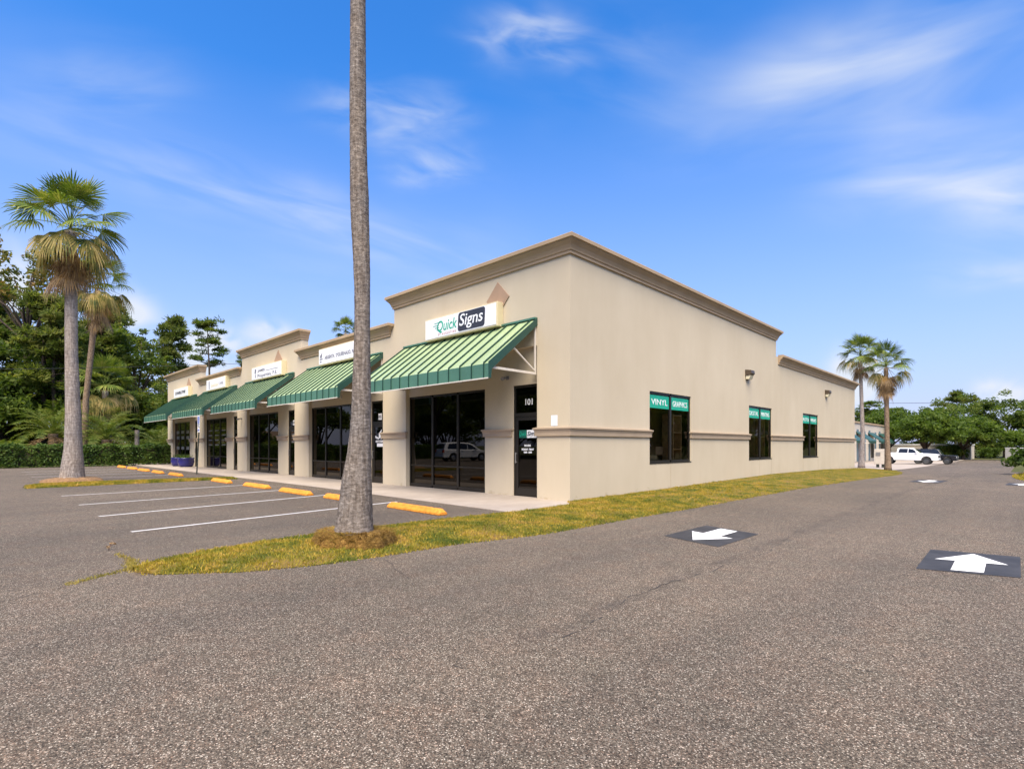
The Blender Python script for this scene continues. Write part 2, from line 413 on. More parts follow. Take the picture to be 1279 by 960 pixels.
def np_mesh(name, V, F, mats, parent=None, smooth=False):
    """big meshes from arrays; F is (n,k)"""
    V = np.asarray(V, dtype=np.float32); F = np.asarray(F, dtype=np.int32)
    me = bpy.data.meshes.new(name); k = F.shape[1]
    me.vertices.add(len(V)); me.vertices.foreach_set("co", V.ravel())
    me.loops.add(F.size); me.loops.foreach_set("vertex_index", F.ravel())
    me.polygons.add(len(F)); me.polygons.foreach_set("loop_start", np.arange(0, F.size, k, dtype=np.int32))
    me.polygons.foreach_set("loop_total", np.full(len(F), k, dtype=np.int32))
    me.update(calc_edges=True)
    for m in (mats if isinstance(mats, (list, tuple)) else [mats]): me.materials.append(M[m])
    o = bpy.data.objects.new(name, me); COL.objects.link(o)
    if parent is not None: o.parent = parent
    return o


def tag(o, label=None, cat=None, group=None, kind=None):
    if label: o['label'] = label
    if cat: o['category'] = cat
    if group: o['group'] = group
    if kind: o['kind'] = kind
    return o


def thing(name, label, cat, loc=(0, 0, 0), rz=0.0, group=None):
    o = bpy.data.objects.new(name, None); o.empty_display_size = 0.3; COL.objects.link(o)
    o.location = loc; o.rotation_euler = (0, 0, rz)
    return tag(o, label, cat, group)


def kids(o): return [c for c in bpy.data.objects if c.parent == o]


def copy_tree(src, loc, rz=0.0, scale=(1, 1, 1), label=None, group=None):
    def cp(o, parent):
        c = o.copy(); COL.objects.link(c)
        if parent is not None: c.parent = parent
        for ch in kids(o): cp(ch, c)
        return c
    r = cp(src, None)
    r.location = loc; r.rotation_euler = (0, 0, rz); r.scale = scale
    if label: r['label'] = label
    if group: r['group'] = group
    elif 'group' in r: del r['group']
    return r


def text_obj(name, s, size, m, parent, origin, xdir, zdir, fit=None, bold=0.0, shear=0.0, depth=0.004, align='LEFT', spacing=1.0):
    """flat lettering on a surface: origin = left end of the baseline"""
    cu = bpy.data.curves.new(name, 'FONT'); cu.body = s; cu.size = size; cu.shear = shear; cu.offset = bold
    cu.extrude = depth / 2; cu.align_x = align; cu.space_character = spacing; cu.resolution_u = 3
    t = bpy.data.objects.new(name, cu); COL.objects.link(t)
    bpy.context.view_layer.update()
    me = bpy.data.meshes.new_from_object(t.evaluated_get(bpy.context.evaluated_depsgraph_get()))
    bpy.data.objects.remove(t); bpy.data.curves.remove(cu)
    xs = [v.co.x for v in me.vertices]
    if fit and xs:
        k = fit / (max(xs) - min(xs)); off = min(xs)
        for v in me.vertices: v.co.x = (v.co.x - off) * k
    X = Vector(xdir).normalized(); Z = Vector(zdir).normalized(); Nn = X.cross(Z)
    O = Vector(origin)
    for v in me.vertices:
        c = v.co; v.co = O + X * c.x + Z * c.y + Nn * c.z
    me.materials.clear(); me.materials.append(M[m])
    o = bpy.data.objects.new(name, me); COL.objects.link(o); o.parent = parent
    return o


# ---------------------------------------------------------------- ground
def sheet(name, x0, x1, ys, m, dz=0.0, kind='structure', xs=None):
    b = MB(); xs = xs or [x0, x1]
    vs = [(x, y, g(y) + dz) for y in ys for x in xs]; k = len(xs)
    b.add(vs, [(j * k + i, j * k + i + 1, (j + 1) * k + i + 1, (j + 1) * k + i) for j in range(len(ys) - 1) for i in range(k - 1)])
    o = b.build(name, m, smooth=True); o['kind'] = kind
    return o


YS = [-900, -300, -100, -40, 0] + list(range(6, 150, 4)) + [200, 300, 500, 1200]
sheet('ground', -1200, 1200, YS, 'earth', -0.03)
ya = [-30.0, 0.0] + [6 + 3.0 * i for i in range(37)]
sheet('asphalt_lot', -37.6, 13.0, [y for y in ya if y < 45] + [45.0], 'asphalt', 0.0)
sheet('asphalt_road', -12.0, 7.6, [45.0] + [y for y in ya if y > 45], 'asphalt', 0.0)
# light concrete apron in front of the far building
sheet('concrete_apron', -8.4, 0.9, [41 + 3.0 * i for i in range(24)], 'concrete', 0.006)
# walkway along the shopfronts, a few centimetres above the parking
b = MB()
b.prism([(-41.5, 0.5), (-41.5, -2.2), (-9.0, -2.25), (0.40, -2.52), (0.36, -0.5), (-0.02, 0.0), (-0.02, 0.5)], lambda u, v, w: (u, v, w), -0.05, 0.022)
walk = b.build('walkway', 'concrete', bevel=0.012); walk['kind'] = 'structure'

# painted bay lines
line_ends = [((-2.43, -8.78), (-3.27, -3.0)), ((-5.23, -8.83), (-6.36, -3.2)), ((-8.18, -8.82), (-8.98, -3.3)), ((-11.44, -8.84), (-12.10, -3.4))]
for k in range(4):
    x = -21.6 - 3.25 * k
    line_ends.append(((x + 0.7, -8.7), (x - 0.1, -3.3)))
for (a, c) in line_ends:
    d = (Vector(c) - Vector(a)).normalized(); n = Vector((-d.y, d.x)) * 0.052
    bm_ = MB(); K = 40
    rnd = random.Random(int(a[0] * 100))
    for i in range(K):                                   # broken, worn edges
        p = Vector(a).lerp(Vector(c), i / K); q = Vector(a).lerp(Vector(c), (i + 1) / K)
        e = [rnd.uniform(0.86, 1.0) for _ in range(4)]
        bm_.poly([(*(p + n * e[0]), 0.005), (*(q + n * e[1]), 0.005), (*(q - n * e[2]), 0.005), (*(p - n * e[3]), 0.005)])
    o = bm_.build('parking_line', 'line', fix=False); o['kind'] = 'structure'

# cracks in the asphalt, thin broken ribbons
def crack(pts, w, seed, gaps=0.12):
    rnd = random.Random(seed); b = MB(); P = [Vector(p) for p in pts]; fine = []
    for i in range(len(P) - 1):
        k = max(2, int((P[i + 1] - P[i]).length / 0.07))
        for j in range(k): fine.append(P[i].lerp(P[i + 1], j / k))
    off = 0; F = []
    for p in fine:
        off = off * 0.85 + rnd.uniform(-0.022, 0.022); F.append(p + Vector((off, -off)))
    ww = w
    for i in range(len(F) - 1):
        if rnd.random() < gaps: continue
        w2 = w * rnd.uniform(0.25, 1.2); d = (F[i + 1] - F[i]).normalized(); n = Vector((-d.y, d.x))
        b.poly([(*(F[i] + n * ww / 2), 0.004), (*(F[i + 1] + n * w2 / 2), 0.004), (*(F[i + 1] - n * w2 / 2), 0.004), (*(F[i] - n * ww / 2), 0.004)])
        ww = w2
    o = b.build('asphalt_crack', 'crack', fix=False); o['kind'] = 'structure'


crack([(1.9, -11.6), (1.51, -10.48), (1.34, -10.13), (0.85, -9.54), (0.7, -9.25)], 0.011, 1, 0.25)
crack([(0.45, -11.5), (0.24, -10.44), (0.02, -10.02), (-0.58, -9.5)], 0.009, 2, 0.35)
crack([(-0.6, -9.5), (-0.9, -9.35), (-1.15, -9.15)], 0.012, 3, 0.1)
crack([(2.45, -7.0), (3.24, -7.27), (3.82, -7.47)], 0.012, 4, 0.2)
crack([(5.80, -7.55), (5.61, -6.25), (5.66, -4.97), (5.83, -3.15), (5.6, -1.5), (5.48, 0.02), (5.5, 6)], 0.015, 5, 0.30)
crack([(7.3, -6.6), (7.48, -6.65), (7.69, -6.66)], 0.007, 6, 0.5)
crack([(5.55, -8.5), (5.78, -8.42)], 0.007, 7, 0.3)
crack([(3.0, -9.5), (3.3, -9.2), (3.4, -8.7)], 0.006, 8, 0.5)

# ---------------------------------------------------------------- grass verges
def bank(y):                                    # height of the grass against the side wall
    pts = [(-10, 0.02), (-1, 0.03), (0, 0.03), (4, 0.05), (15, 0.14), (24, 0.06), (31.5, -0.12), (41, -0.45)]
    for (a, za), (c, zc) in zip(pts, pts[1:]):
        if y <= c: return za + (zc - za) * (y - a) / (c - a)
    return pts[-1][1]


LOW = [(1.05, -9.35), (1.25, -9.31), (1.86, -8.51), (2.17, -7.7), (2.26, -6.85), (2.30, -5.8), (2.66, -4.14), (2.71, -1.16), (2.83, 2.49), (2.91, 8.83), (2.89, 15.7), (2.86, 23.0), (2.94, 26.8), (2.75, 30.0), (2.3, 33.8), (1.6, 37.5), (0.9, 40.3)]
UP = [(0.95, -9.36), (0.67, -9.16), (0.32, -8.5), (0.15, -7.6), (0.05, -6.83), (0.12, -5.18), (0.18, -4.1), (0.39, -2.56), (0.38, -0.5), (0.012, 0.0), (0.012, 8.8), (0.012, 15.7), (0.012, 23.0), (0.012, 31.5), (-1.0, 33.8), (-2.8, 38.0), (-3.2, 40.3)]


def interp(tab, y):
    if y <= tab[0][1]: return tab[0][0]
    for (xa, ya_), (xc, yc) in zip(tab, tab[1:]):
        if y <= yc: return xa + (xc - xa) * (y - ya_) / max(1e-6, yc - ya_)
    return tab[-1][0]


def turf_z(t, y, mound):                         # t 0 at the road edge, 1 at the inner edge
    lo = g(y) + 0.006
    if y < -0.3: return lo + mound * sin(pi * min(1, max(0, t))) ** 0.6
    hi = max(bank(y), g(y) + 0.02)
    return lo + (hi - lo) * t + 0.05 * sin(pi * t)


def verge(ys, seed, fn_lo, fn_up, mound, nt=9):
    b = MB(); rnd = random.Random(seed)
    for y in ys:
        xl, xu = fn_lo(y) + rnd.uniform(-0.035, 0.035), fn_up(y) + (rnd.uniform(-0.03, 0.03) if y < -0.3 else 0)
        for i in range(nt):
            t = i / (nt - 1); b.v.append((xl + (xu - xl) * t, y, turf_z(t, y, mound)))
    for j in range(len(ys) - 1):
        for i in range(nt - 1): b.f.append((j * nt + i, j * nt + i + 1, (j + 1) * nt + i + 1, (j + 1) * nt + i)); b.m.append(0)
    o = b.build('grass_verge', 'turf', smooth=True); o['kind'] = 'structure'
    return o


ysv = [-9.36 + 0.16 * i for i in range(58)] + [-0.05 + 0.45 * i for i in range(91)]
verge(ysv, 3, lambda y: interp(LOW, y), lambda y: interp(UP, y), 0.06)
# narrow island of the left palm
isl = lambda y: -15.55 + (y + 9.3) * -0.06
isu = lambda y: (-17.6 if y < -6.5 else -17.6 + (y + 6.5) * 0.25) + (max(0, -8.9 - y) * 2.5)
ysi = [-9.4 + 0.2 * i for i in range(35)]
verge(ysi, 5, isl, isu, 0.05)
# bed across the drive, right edge of the picture
vb = MB(); cxb, cyb = 10.9, 33.0
ring = [(cxb + 3.1 * cos(2 * pi * k / 40), cyb + 15.0 * sin(2 * pi * k / 40)) for k in range(40)]
vb.v = [(cxb, cyb, g(cyb) + 0.2)] + [(x, y, g(y) + 0.008) for x, y in ring]
vb.f = [(0, 1 + k, 1 + (k + 1) % 40) for k in range(40)]; vb.m = [0] * 40
o = vb.build('grass_bed', 'turf', smooth=True); o['kind'] = 'structure'


def blades(pts, h, seed, w=0.006):
    """pts (n,3) -> one bent blade each"""
    r = np.random.default_rng(seed); n = len(pts); P = np.asarray(pts)
    a = r.uniform(0, 2 * pi, n); H = h * r.uniform(0.5, 1.3, n); W = w * r.uniform(0.7, 1.4, n)
    la = r.uniform(0, 2 * pi, n); ln = H * r.uniform(0.2, 1.0, n)
    sx, sy = np.cos(a) * W, np.sin(a) * W
    V = np.zeros((n, 3, 3)); V[:, 0] = P + np.stack([sx, sy, 0 * sx], 1); V[:, 1] = P - np.stack([sx, sy, 0 * sx], 1)
    V[:, 2] = P + np.stack([np.cos(la) * ln, np.sin(la) * ln, H], 1)
    return V.reshape(-1, 3), np.arange(3 * n).reshape(-1, 3)


rr = random.Random(9); gp = []
while len(gp) < 85000:
    u = rr.random()
    y = -9.36 + 10.5 * u if rr.random() < 0.62 else 1.0 + 39 * rr.random() ** 1.5
    t = rr.uniform(-0.03, 1.0) if y > 0 else rr.uniform(-0.03, 1.03)
    xl, xu = interp(LOW, y), interp(UP, y)
    if rr.random() > 0.25 + 0.75 * abs(xl - xu) / 2.9: continue
    gp.append((xl + (xu - xl) * t, y, turf_z(min(1, max(0, t)), y, 0.06) - 0.006))
for _ in range(900):
    y = rr.uniform(-9.2, 9); t = rr.random(); xl, xu = interp(LOW, y), interp(UP, y); cx0 = xl + (xu - xl) * t
    for _ in range(22): gp.append((cx0 + rr.gauss(0, 0.035), y + rr.gauss(0, 0.035), turf_z(t, y, 0.06) + rr.uniform(-0.005, 0.018)))
V, F = blades(gp, 0.034, 1, 0.006)
tag(np_mesh('lawn_grass', V, F, 'grass'), 'patchy yellow green grass on the verge round the building corner', 'grass', kind='stuff')
gp = []
while len(gp) < 12000:
    y = rr.uniform(-9.35, -2.7); t = rr.random()
    gp.append((isl(y) + (isu(y) - isl(y)) * t, y, turf_z(t, y, 0.05) - 0.005))
V, F = blades(gp, 0.06, 2, 0.012)
tag(np_mesh('lawn_grass', V, F, 'grass'), 'thin strip of green grass on the island below the left palm', 'grass', kind='stuff')
gp = []
while len(gp) < 9000:
    a = rr.uniform(0, 2 * pi); q = sqrt(rr.random()); x, y = cxb + 3.1 * q * cos(a), cyb + 15 * q * sin(a)
    gp.append((x, y, g(cyb) * (1 - q) + g(cyb + 15 * sin(a)) * q + 0.2 * (1 - q)))
V, F = blades(gp, 0.10, 3, 0.02)
tag(np_mesh('lawn_grass', V, F, 'grass'), 'green grass of the bed across the drive at right', 'grass', kind='stuff')
gp = []
for a, c, w, n in (((1.18, -9.98), (0.75, -9.3), 0.035, 420), ((0.95, -9.36), (0.2, -9.25), 0.06, 700), ((0.2, -9.25), (-0.35, -9.3), 0.04, 160)):
    for _ in range(n):
        t = rr.random(); gp.append((a[0] + (c[0] - a[0]) * t + rr.gauss(0, w), a[1] + (c[1] - a[1]) * t + rr.gauss(0, w * 0.6), 0.002))
V, F = blades(gp, 0.028, 4, 0.004)
tag(np_mesh('crack_grass', V, F, 'dry_grass'), 'dry yellow grass growing out of the cracked asphalt', 'grass', kind='stuff')

# ---------------------------------------------------------------- main building
BX = [0.0, -7.98, -15.59, -23.20, -30.85, -39.10]      # parapet steps
RX = [-1.12 - 7.61 * k for k in range(5)]              # right edge of each shop bay
LX = [r - 6.13 for r in RX]
TT, TL = 6.70, 5.76                                    # tall / low parapet
YB = 31.56; YT = 15.6
REC = 0.12
bld = thing('commercial_building', 'single storey beige stucco shop row with stepped brown cornice and dark shopfronts', 'building', (0, 0, 0))
w = MB()
# front piers
edges = [(RX[0], 0.0)] + [(RX[k + 1], LX[k]) for k in range(4)] + [(BX[5], LX[4])]
ZR = 4.15
for (x0, x1) in edges: w.poly([(x0, 0, -0.3), (x1, 0, -0.3), (x1, 0, ZR), (x0, 0, ZR)])
for k in range(5):                                    # wall above the bays, per parapet block
    zt = TT if k % 2 == 0 else TL
    w.poly([(BX[k + 1], 0, ZR), (BX[k], 0, ZR), (BX[k], 0, zt), (BX[k + 1], 0, zt)])
for k in range(5):                                    # recessed bays
    L_, R_ = LX[k], RX[k]; xd, xw = R_ - 1.01, R_ - 2.19
    w.poly([(xw, REC, -0.3), (xd, REC, -0.3), (xd, REC, ZR), (xw, REC, ZR)])
    for (a, c) in ((L_, xw), (xd, R_)): w.poly([(a, REC, 3.14), (c, REC, 3.14), (c, REC, ZR), (a, REC, ZR)])
    for x in (L_, R_): w.poly([(x, 0, -0.3), (x, 0.26, -0.3), (x, 0.26, ZR), (x, 0, ZR)])
    for x in (xw, xd): w.poly([(x, REC, -0.3), (x, 0.26, -0.3), (x, 0.26, 3.14), (x, REC, 3.14)])
    w.poly([(L_, 0, ZR), (R_, 0, ZR), (R_, REC, ZR), (L_, REC, ZR)])
    for (a, c) in ((L_, xw), (xd, R_)): w.poly([(a, REC, 3.14), (c, REC, 3.14), (c, 0.26, 3.14), (a, 0.26, 3.14)])
# side wall with three windows
SW = [(3.99, 6.81, 0.90), (12.21, 15.01, 0.86), (19.76, 22.62, 0.82)]
ycuts = [0.0, 3.99, 6.81, 12.21, 15.01, YT, 19.76, 22.62, YB]
for ya_, yb_ in zip(ycuts, ycuts[1:]):
    top = TT if yb_ <= YT + 1e-6 else 5.62
    hole = [s for s in SW if abs(s[0] - ya_) < 1e-6]
    if hole:
        z0, z1 = hole[0][2], 3.14
        w.poly([(0, ya_, -0.9), (0, yb_, -0.9), (0, yb_, z0), (0, ya_, z0)]); w.poly([(0, ya_, z1), (0, yb_, z1), (0, yb_, top), (0, ya_, top)])
        d = -0.12
        w.poly([(0, ya_, z0), (d, ya_, z0), (d, ya_, z1), (0, ya_, z1)]); w.poly([(0, yb_, z0), (d, yb_, z0), (d, yb_, z1), (0, yb_, z1)])
        w.poly([(0, ya_, z1), (0, yb_, z1), (d, yb_, z1), (d, ya_, z1)]); w.poly([(0, ya_, z0), (0, yb_, z0), (d, yb_, z0), (d, ya_, z0)])
    else: w.poly([(0, ya_, -0.9), (0, yb_, -0.9), (0, yb_, top), (0, ya_, top)])
w.poly([(0, YB, -0.9), (BX[5], YB, -0.9), (BX[5], YB, 5.62), (0, YB, 5.62)])
w.poly([(BX[5], 0, -0.9), (BX[5], YB, -0.9), (BX[5], YB, 5.62), (BX[5], 0, 5.62)])
# parapet returns and backs
for k in (0, 2, 4):
    x1, x0 = BX[k], BX[k + 1]
    w.poly([(x0, 0, 5.0), (x0, 0.32, 5.0), (x0, 0.32, TT), (x0, 0, TT)])
    if k: w.poly([(x1, 0, 5.0), (x1, 0.32, 5.0), (x1, 0.32, TT), (x1, 0, TT)])
    w.poly([(x0, 0.32, 5.0), (x1 if k else -0.32, 0.32, 5.0), (x1 if k else -0.32, 0.32, TT), (x0, 0.32, TT)])
    w.poly([(x0, 0, TT), (x1, 0, TT), (x1, 0.32, TT), (x0, 0.32, TT)])
for k in (1, 3):
    w.poly([(BX[k + 1], 0.32, 5.0), (BX[k], 0.32, 5.0), (BX[k], 0.32, TL), (BX[k + 1], 0.32, TL)])
    w.poly([(BX[k + 1], 0, TL), (BX[k], 0, TL), (BX[k], 0.32, TL), (BX[k + 1], 0.32, TL)])
w.poly([(-0.32, 0.32, 5.0), (-0.32, YT, 5.0), (-0.32, YT, TT), (-0.32, 0.32, TT)])
w.poly([(0, YT, 5.0), (-0.32, YT, 5.0), (-0.32, YT, TT), (0, YT, TT)])
w.poly([(0, 0.32, TT), (0, YT, TT), (-0.32, YT, TT), (-0.32, 0.32, TT)])
w.poly([(0, YT, 5.62), (0, YB, 5.62), (-0.32, YB, 5.62), (-0.32, YT, 5.62)])
w.poly([(-0.32, YT, 5.0), (-0.32, YB, 5.0), (-0.32, YB, 5.62), (-0.32, YT, 5.62)])
w.build('wall', 'stucco', bld, fix=False)
r_ = MB(); r_.poly([(BX[5], 0.3, 5.02), (-0.3, 0.3, 5.02), (-0.3, YB, 5.02), (BX[5], YB, 5.02)]); r_.build('roof', 'roof', bld)

# cornices
def cprof(top):
    return [(d, top + z) for d, z in ((0.002, -0.42), (0.05, -0.42), (0.05, -0.35), (0.075, -0.335), (0.085, -0.29), (0.12, -0.215), (0.175, -0.15), (0.205, -0.125), (0.205, -0.10), (0.25, -0.09), (0.25, 0.0), (0.235, 0.014), (0.002, 0.022))]


c = MB(); c.sweep([(BX[1], 0.32), (BX[1], 0), (0, 0), (0, YT), (-0.32, YT)], cprof(6.76)); c.build('cornice', 'trim', bld)
for k in (2, 4):
    c = MB(); c.sweep([(BX[k + 1], 0.32), (BX[k + 1], 0), (BX[k], 0), (BX[k], 0.32)], cprof(6.76)); c.build('cornice', 'trim', bld)
for k in (1, 3):
    c = MB(); c.sweep([(BX[k + 1] + 0.002, 0.02), (BX[k + 1] + 0.002, 0), (BX[k] - 0.27, 0), (BX[k] - 0.27, 0.02)], cprof(5.83)); c.build('cornice', 'trim', bld)
c = MB(); c.sweep([(0, YT + 0.26), (0, YB), (-20, YB)], cprof(5.68)); c.build('cornice', 'trim', bld)
# string course, broken at the openings
BP = [(0.002, 1.70), (0.05, 1.70), (0.05, 1.80), (0.06, 1.825), (0.065, 1.86), (0.09, 1.875), (0.09, 1.915), (0.002, 1.935)]


def band(path):
    m_ = MB(); m_.sweep(path, BP); m_.build('string_course', 'band', bld)


band([(RX[0], 0.02), (RX[0], 0.0), (0, 0), (0, 3.99), (-0.02, 3.99)])
for ya_, yb_ in ((6.81, 12.21), (15.01, 19.76), (22.62, YB)): band([(-0.02, ya_), (0, ya_), (0, yb_), (-0.02, yb_)])
for (x0, x1) in edges[1:]: band([(x0, 0.02), (x0, 0), (x1, 0), (x1, 0.02)])
for k in range(5): band([(RX[k] - 2.19 + 0.0, REC + 0.02), (RX[k] - 2.19, REC), (RX[k] - 1.01 - 0.08, REC), (RX[k] - 1.09, REC + 0.02)])
# diamonds above the signs of the tall blocks
for k, off in ((0, 1.5), (2, 1.85), (4, 1.9)):
    x = RX[k] - off
    d = MB(); d.prism([(x, 6.17), (x + 0.47, 5.68), (x, 5.19), (x - 0.47, 5.68)], lambda u, v, w_: (u, w_, v), -0.03, -0.002)
    d.build('diamond_panel', 'diamond', bld, bevel=0.01)
# control joints in the side wall
for y, z0, z1 in ((5.35, -0.4, 0.88), (13.4, -0.5, 0.84), (14.95, -0.5, 0.84), (19.8, -0.7, 0.80), (22.6, -0.7, 0.80)):
    j = MB(); j.box(0.001, 0.003, y - 0.006, y + 0.006, z0, z1); j.build('control_joint', 'trim', bld)


def front_window(k):
    L_, R_ = LX[k], RX[k] - 2.19; z0, z1 = 0.03, 3.14; y0, y1 = 0.155, 0.215
    f = MB(); W = R_ - L_
    f.box(L_, L_ + 0.06, y0, y1, z0, z1); f.box(R_ - 0.06, R_, y0, y1, z0, z1)
    xs = [L_ + 0.06, L_ + W / 3, L_ + 2 * W / 3, R_ - 0.06]
    for x in xs[1:3]: f.box(x - 0.045, x + 0.045, y0 - 0.004, y1 + 0.004, z0 + 0.06, z1 - 0.07)
    for a, c_ in zip(xs, xs[1:]):
        a2 = a + (0.045 if a != xs[0] else 0); c2 = c_ - (0.045 if c_ != xs[3] else 0)
        f.box(a2, c2, y0, y1, z0, z0 + 0.11); f.box(a2, c2, y0, y1, z1 - 0.07, z1); f.box(a2, c2, y0 + 0.006, y1, 0.74, 0.785)
    win = f.build('shop_window', 'bronze', bld)
    for a, c_ in zip(xs, xs[1:]):
        p = MB(); p.poly([(a, 0.185, z0), (c_, 0.185, z0), (c_, 0.185, z1), (a, 0.185, z1)])
        p.build('pane', 'glass', win, fix=False)
    return win


def front_door(k):
    L_, R_ = RX[k] - 1.01, RX[k]; y0, y1 = 0.15, 0.21
    f = MB()
    f.box(L_, L_ + 0.06, y0, y1, 0.03, 3.14); f.box(R_ - 0.06, R_, y0, y1, 0.03, 3.14); f.box(L_ + 0.06, R_ - 0.06, y0, y1, 3.07, 3.14)
    f.box(L_ + 0.06, R_ - 0.06, y0 - 0.004, y1, 2.26, 2.36)
    f.box(L_ + 0.065, L_ + 0.155, y0 + 0.01, y1 - 0.004, 0.04, 2.255); f.box(R_ - 0.155, R_ - 0.065, y0 + 0.01, y1 - 0.004, 0.04, 2.255)
    f.box(L_ + 0.155, R_ - 0.155, y0 + 0.01, y1 - 0.004, 0.04, 0.25); f.box(L_ + 0.155, R_ - 0.155, y0 + 0.01, y1 - 0.004, 2.15, 2.255)
    d = f.build('door', 'bronze', bld)
    p = MB(); p.poly([(L_ + 0.06, 0.182, 0.1), (R_ - 0.06, 0.182, 0.1), (R_ - 0.06, 0.182, 3.1), (L_ + 0.06, 0.182, 3.1)])
    p.build('door_glass', 'glass', d, fix=False)
    h = MB(); h.tube([(L_ + 0.11, y0 - 0.05, 0.95), (L_ + 0.11, y0 - 0.05, 1.25)], 0.014, 8); h.tube([(L_ + 0.11, y0 + 0.01, 0.98), (L_ + 0.11, y0 - 0.05, 0.98)], 0.01, 6); h.tube([(L_ + 0.11, y0 + 0.01, 1.22), (L_ + 0.11, y0 - 0.05, 1.22)], 0.01, 6)
    h.build('door_handle', 'grey_metal', d)
    return d


wins = [front_window(k) for k in range(5)]; doors = [front_door(k) for k in range(5)]
FX, FZ = (1, 0, 0), (0, 0, 1)
# writing on the doors
d0 = doors[0]; x0 = RX[0] - 1.01
text_obj('door_number', '101', 0.24, 'white_vinyl', d0, (x0 + 0.42, 0.176, 2.58), FX, FZ, fit=0.27, bold=0.003)
pl = MB(); pl.box(x0 + 0.18, x0 + 0.47, 0.174, 0.178, 1.66, 1.88); pl.build('door_logo', 'teal_dark', d0)
pl = MB(); pl.box(x0 + 0.48, x0 + 0.87, 0.174, 0.178, 1.66, 1.88); pl.build('door_logo', 'white_vinyl', d0)
text_obj('door_lettering', 'Quick', 0.16, 'teal', d0, (x0 + 0.20, 0.171, 1.72), FX, FZ, fit=0.26, shear=0.2)
text_obj('door_lettering', 'Signs', 0.17, 'slate', d0, (x0 + 0.50, 0.171, 1.72), FX, FZ, fit=0.35, bold=0.004, shear=0.2)
text_obj('door_lettering', 'HOURS', 0.075, 'white_vinyl', d0, (x0 + 0.38, 0.176, 1.42), FX, FZ, fit=0.24, bold=0.003)
text_obj('door_lettering', 'MONDAY - FRIDAY', 0.07, 'white_vinyl', d0, (x0 + 0.28, 0.176, 1.315), FX, FZ, fit=0.46, bold=0.003)
text_obj('door_lettering', '9:00 - 5:00', 0.07, 'white_vinyl', d0, (x0 + 0.36, 0.176, 1.235), FX, FZ, fit=0.30, bold=0.003)
for k in range(1, 5):
    x0 = RX[k] - 1.01; dk = doors[k]
    nb = MB(); nb.box(x0 + 0.42, x0 + 0.66, 0.174, 0.178, 2.42, 2.66); nb.build('number_plate', 'grey_metal' if k > 2 else 'sign_face', dk)
    text_obj('door_number', '10%d' % (k + 1), 0.13, 'slate', dk, (x0 + 0.44, 0.171, 2.49), FX, FZ, fit=0.20, bold=0.002)
    if k == 1:
        lg = MB()
        lg.prism([(0.44, 1.72), (0.56, 1.72), (0.58, 1.86), (0.66, 2.06), (0.54, 1.97), (0.46, 1.92)], lambda u, v, w_: (x0 + u, w_, v), 0.174, 0.178)
        lg.prism([(0.20, 1.74), (0.44, 1.68), (0.44, 1.74), (0.20, 1.82)], lambda u, v, w_: (x0 + u, w_, v), 0.174, 0.178)
        lg.prism([(0.58, 1.68), (0.86, 1.78), (0.86, 1.88), (0.60, 1.75)], lambda u, v, w_: (x0 + u, w_, v), 0.174, 0.178)
        lg.build('door_logo', 'sign_face', dk)
        text_obj('door_lettering', "ARGENTA D'GUERNAUD", 0.1, 'sign_face', dk, (x0 + 0.22, 0.176, 1.57), FX, FZ, fit=0.62, bold=0.002)
        nb = MB(); nb.box(x0 + 0.32, x0 + 0.76, 0.174, 0.178, 1.40, 1.53); nb.build('door_notice', 'sign_face', dk)
    else:
        for z, ww in ((1.95, 0.42), (1.78, 0.3), (1.60, 0.36)):
            nb = MB(); nb.box(x0 + 0.3, x0 + 0.3 + ww, 0.174, 0.178, z, z + 0.055); nb.build('door_notice', 'grey_metal', dk)
for k in (3, 4):                                      # rows of pale lettering on the far windows
    L_ = LX[k]
    for j in range(3):
        for z in ((2.35, 2.05, 1.75, 1.45) if k == 3 else (2.3, 1.9, 1.15)):
            nb = MB(); nb.box(L_ + 0.35 + 1.25 * j, L_ + 1.05 + 1.25 * j, 0.178, 0.182, z, z + (0.07 if k == 3 else 0.22)); nb.build('window_lettering', 'grey_metal', wins[k])


def side_window(i, words):
    y0, y1, z0 = SW[i]; z1 = 3.14; xa, xb = -0.10, -0.035
    f = MB(); ym = (y0 + y1) / 2
    f.box(xa, xb, y0, y0 + 0.06, z0, z1); f.box(xa, xb, y1 - 0.06, y1, z0, z1); f.box(xa - 0.004, xb + 0.004, ym - 0.05, ym + 0.05, z0 + 0.07, z1 - 0.06)
    for a, c_ in ((y0 + 0.06, ym - 0.05), (ym + 0.05, y1 - 0.06)): f.box(xa, xb, a, c_, z0, z0 + 0.07); f.box(xa, xb, a, c_, z1 - 0.06, z1)
    f.box(xb, 0.012, y0 - 0.01, y1 + 0.01, z0 - 0.03, z0 + 0.002)
    win = f.build('side_window', 'bronze', bld)
    for a, c_, wd in ((y0 + 0.06, ym - 0.05, words[0]), (ym + 0.05, y1 - 0.06, words[1])):
        p = MB(); p.poly([(-0.07, a, z0), (-0.07, c_, z0), (-0.07, c_, z1), (-0.07, a, z1)]); p.build('pane', 'glass_side', win, fix=False)
        q = MB(); q.box(-0.062, -0.058, a + 0.02, c_ - 0.02, 2.63, 3.04); q.build('banner', 'teal', win)
        text_obj('banner_lettering', wd, 0.26, 'white_vinyl', win, (-0.055, a + 0.14, 2.74), (0, 1, 0), (0, 0, 1), fit=min(1.05, c_ - a - 0.26), bold=0.001)


side_window(0, ('VINYL', 'GRAPHICS')); side_window(1, ('DIGITAL', 'PRINTING')); side_window(2, ('AUTO', 'WRAPS'))
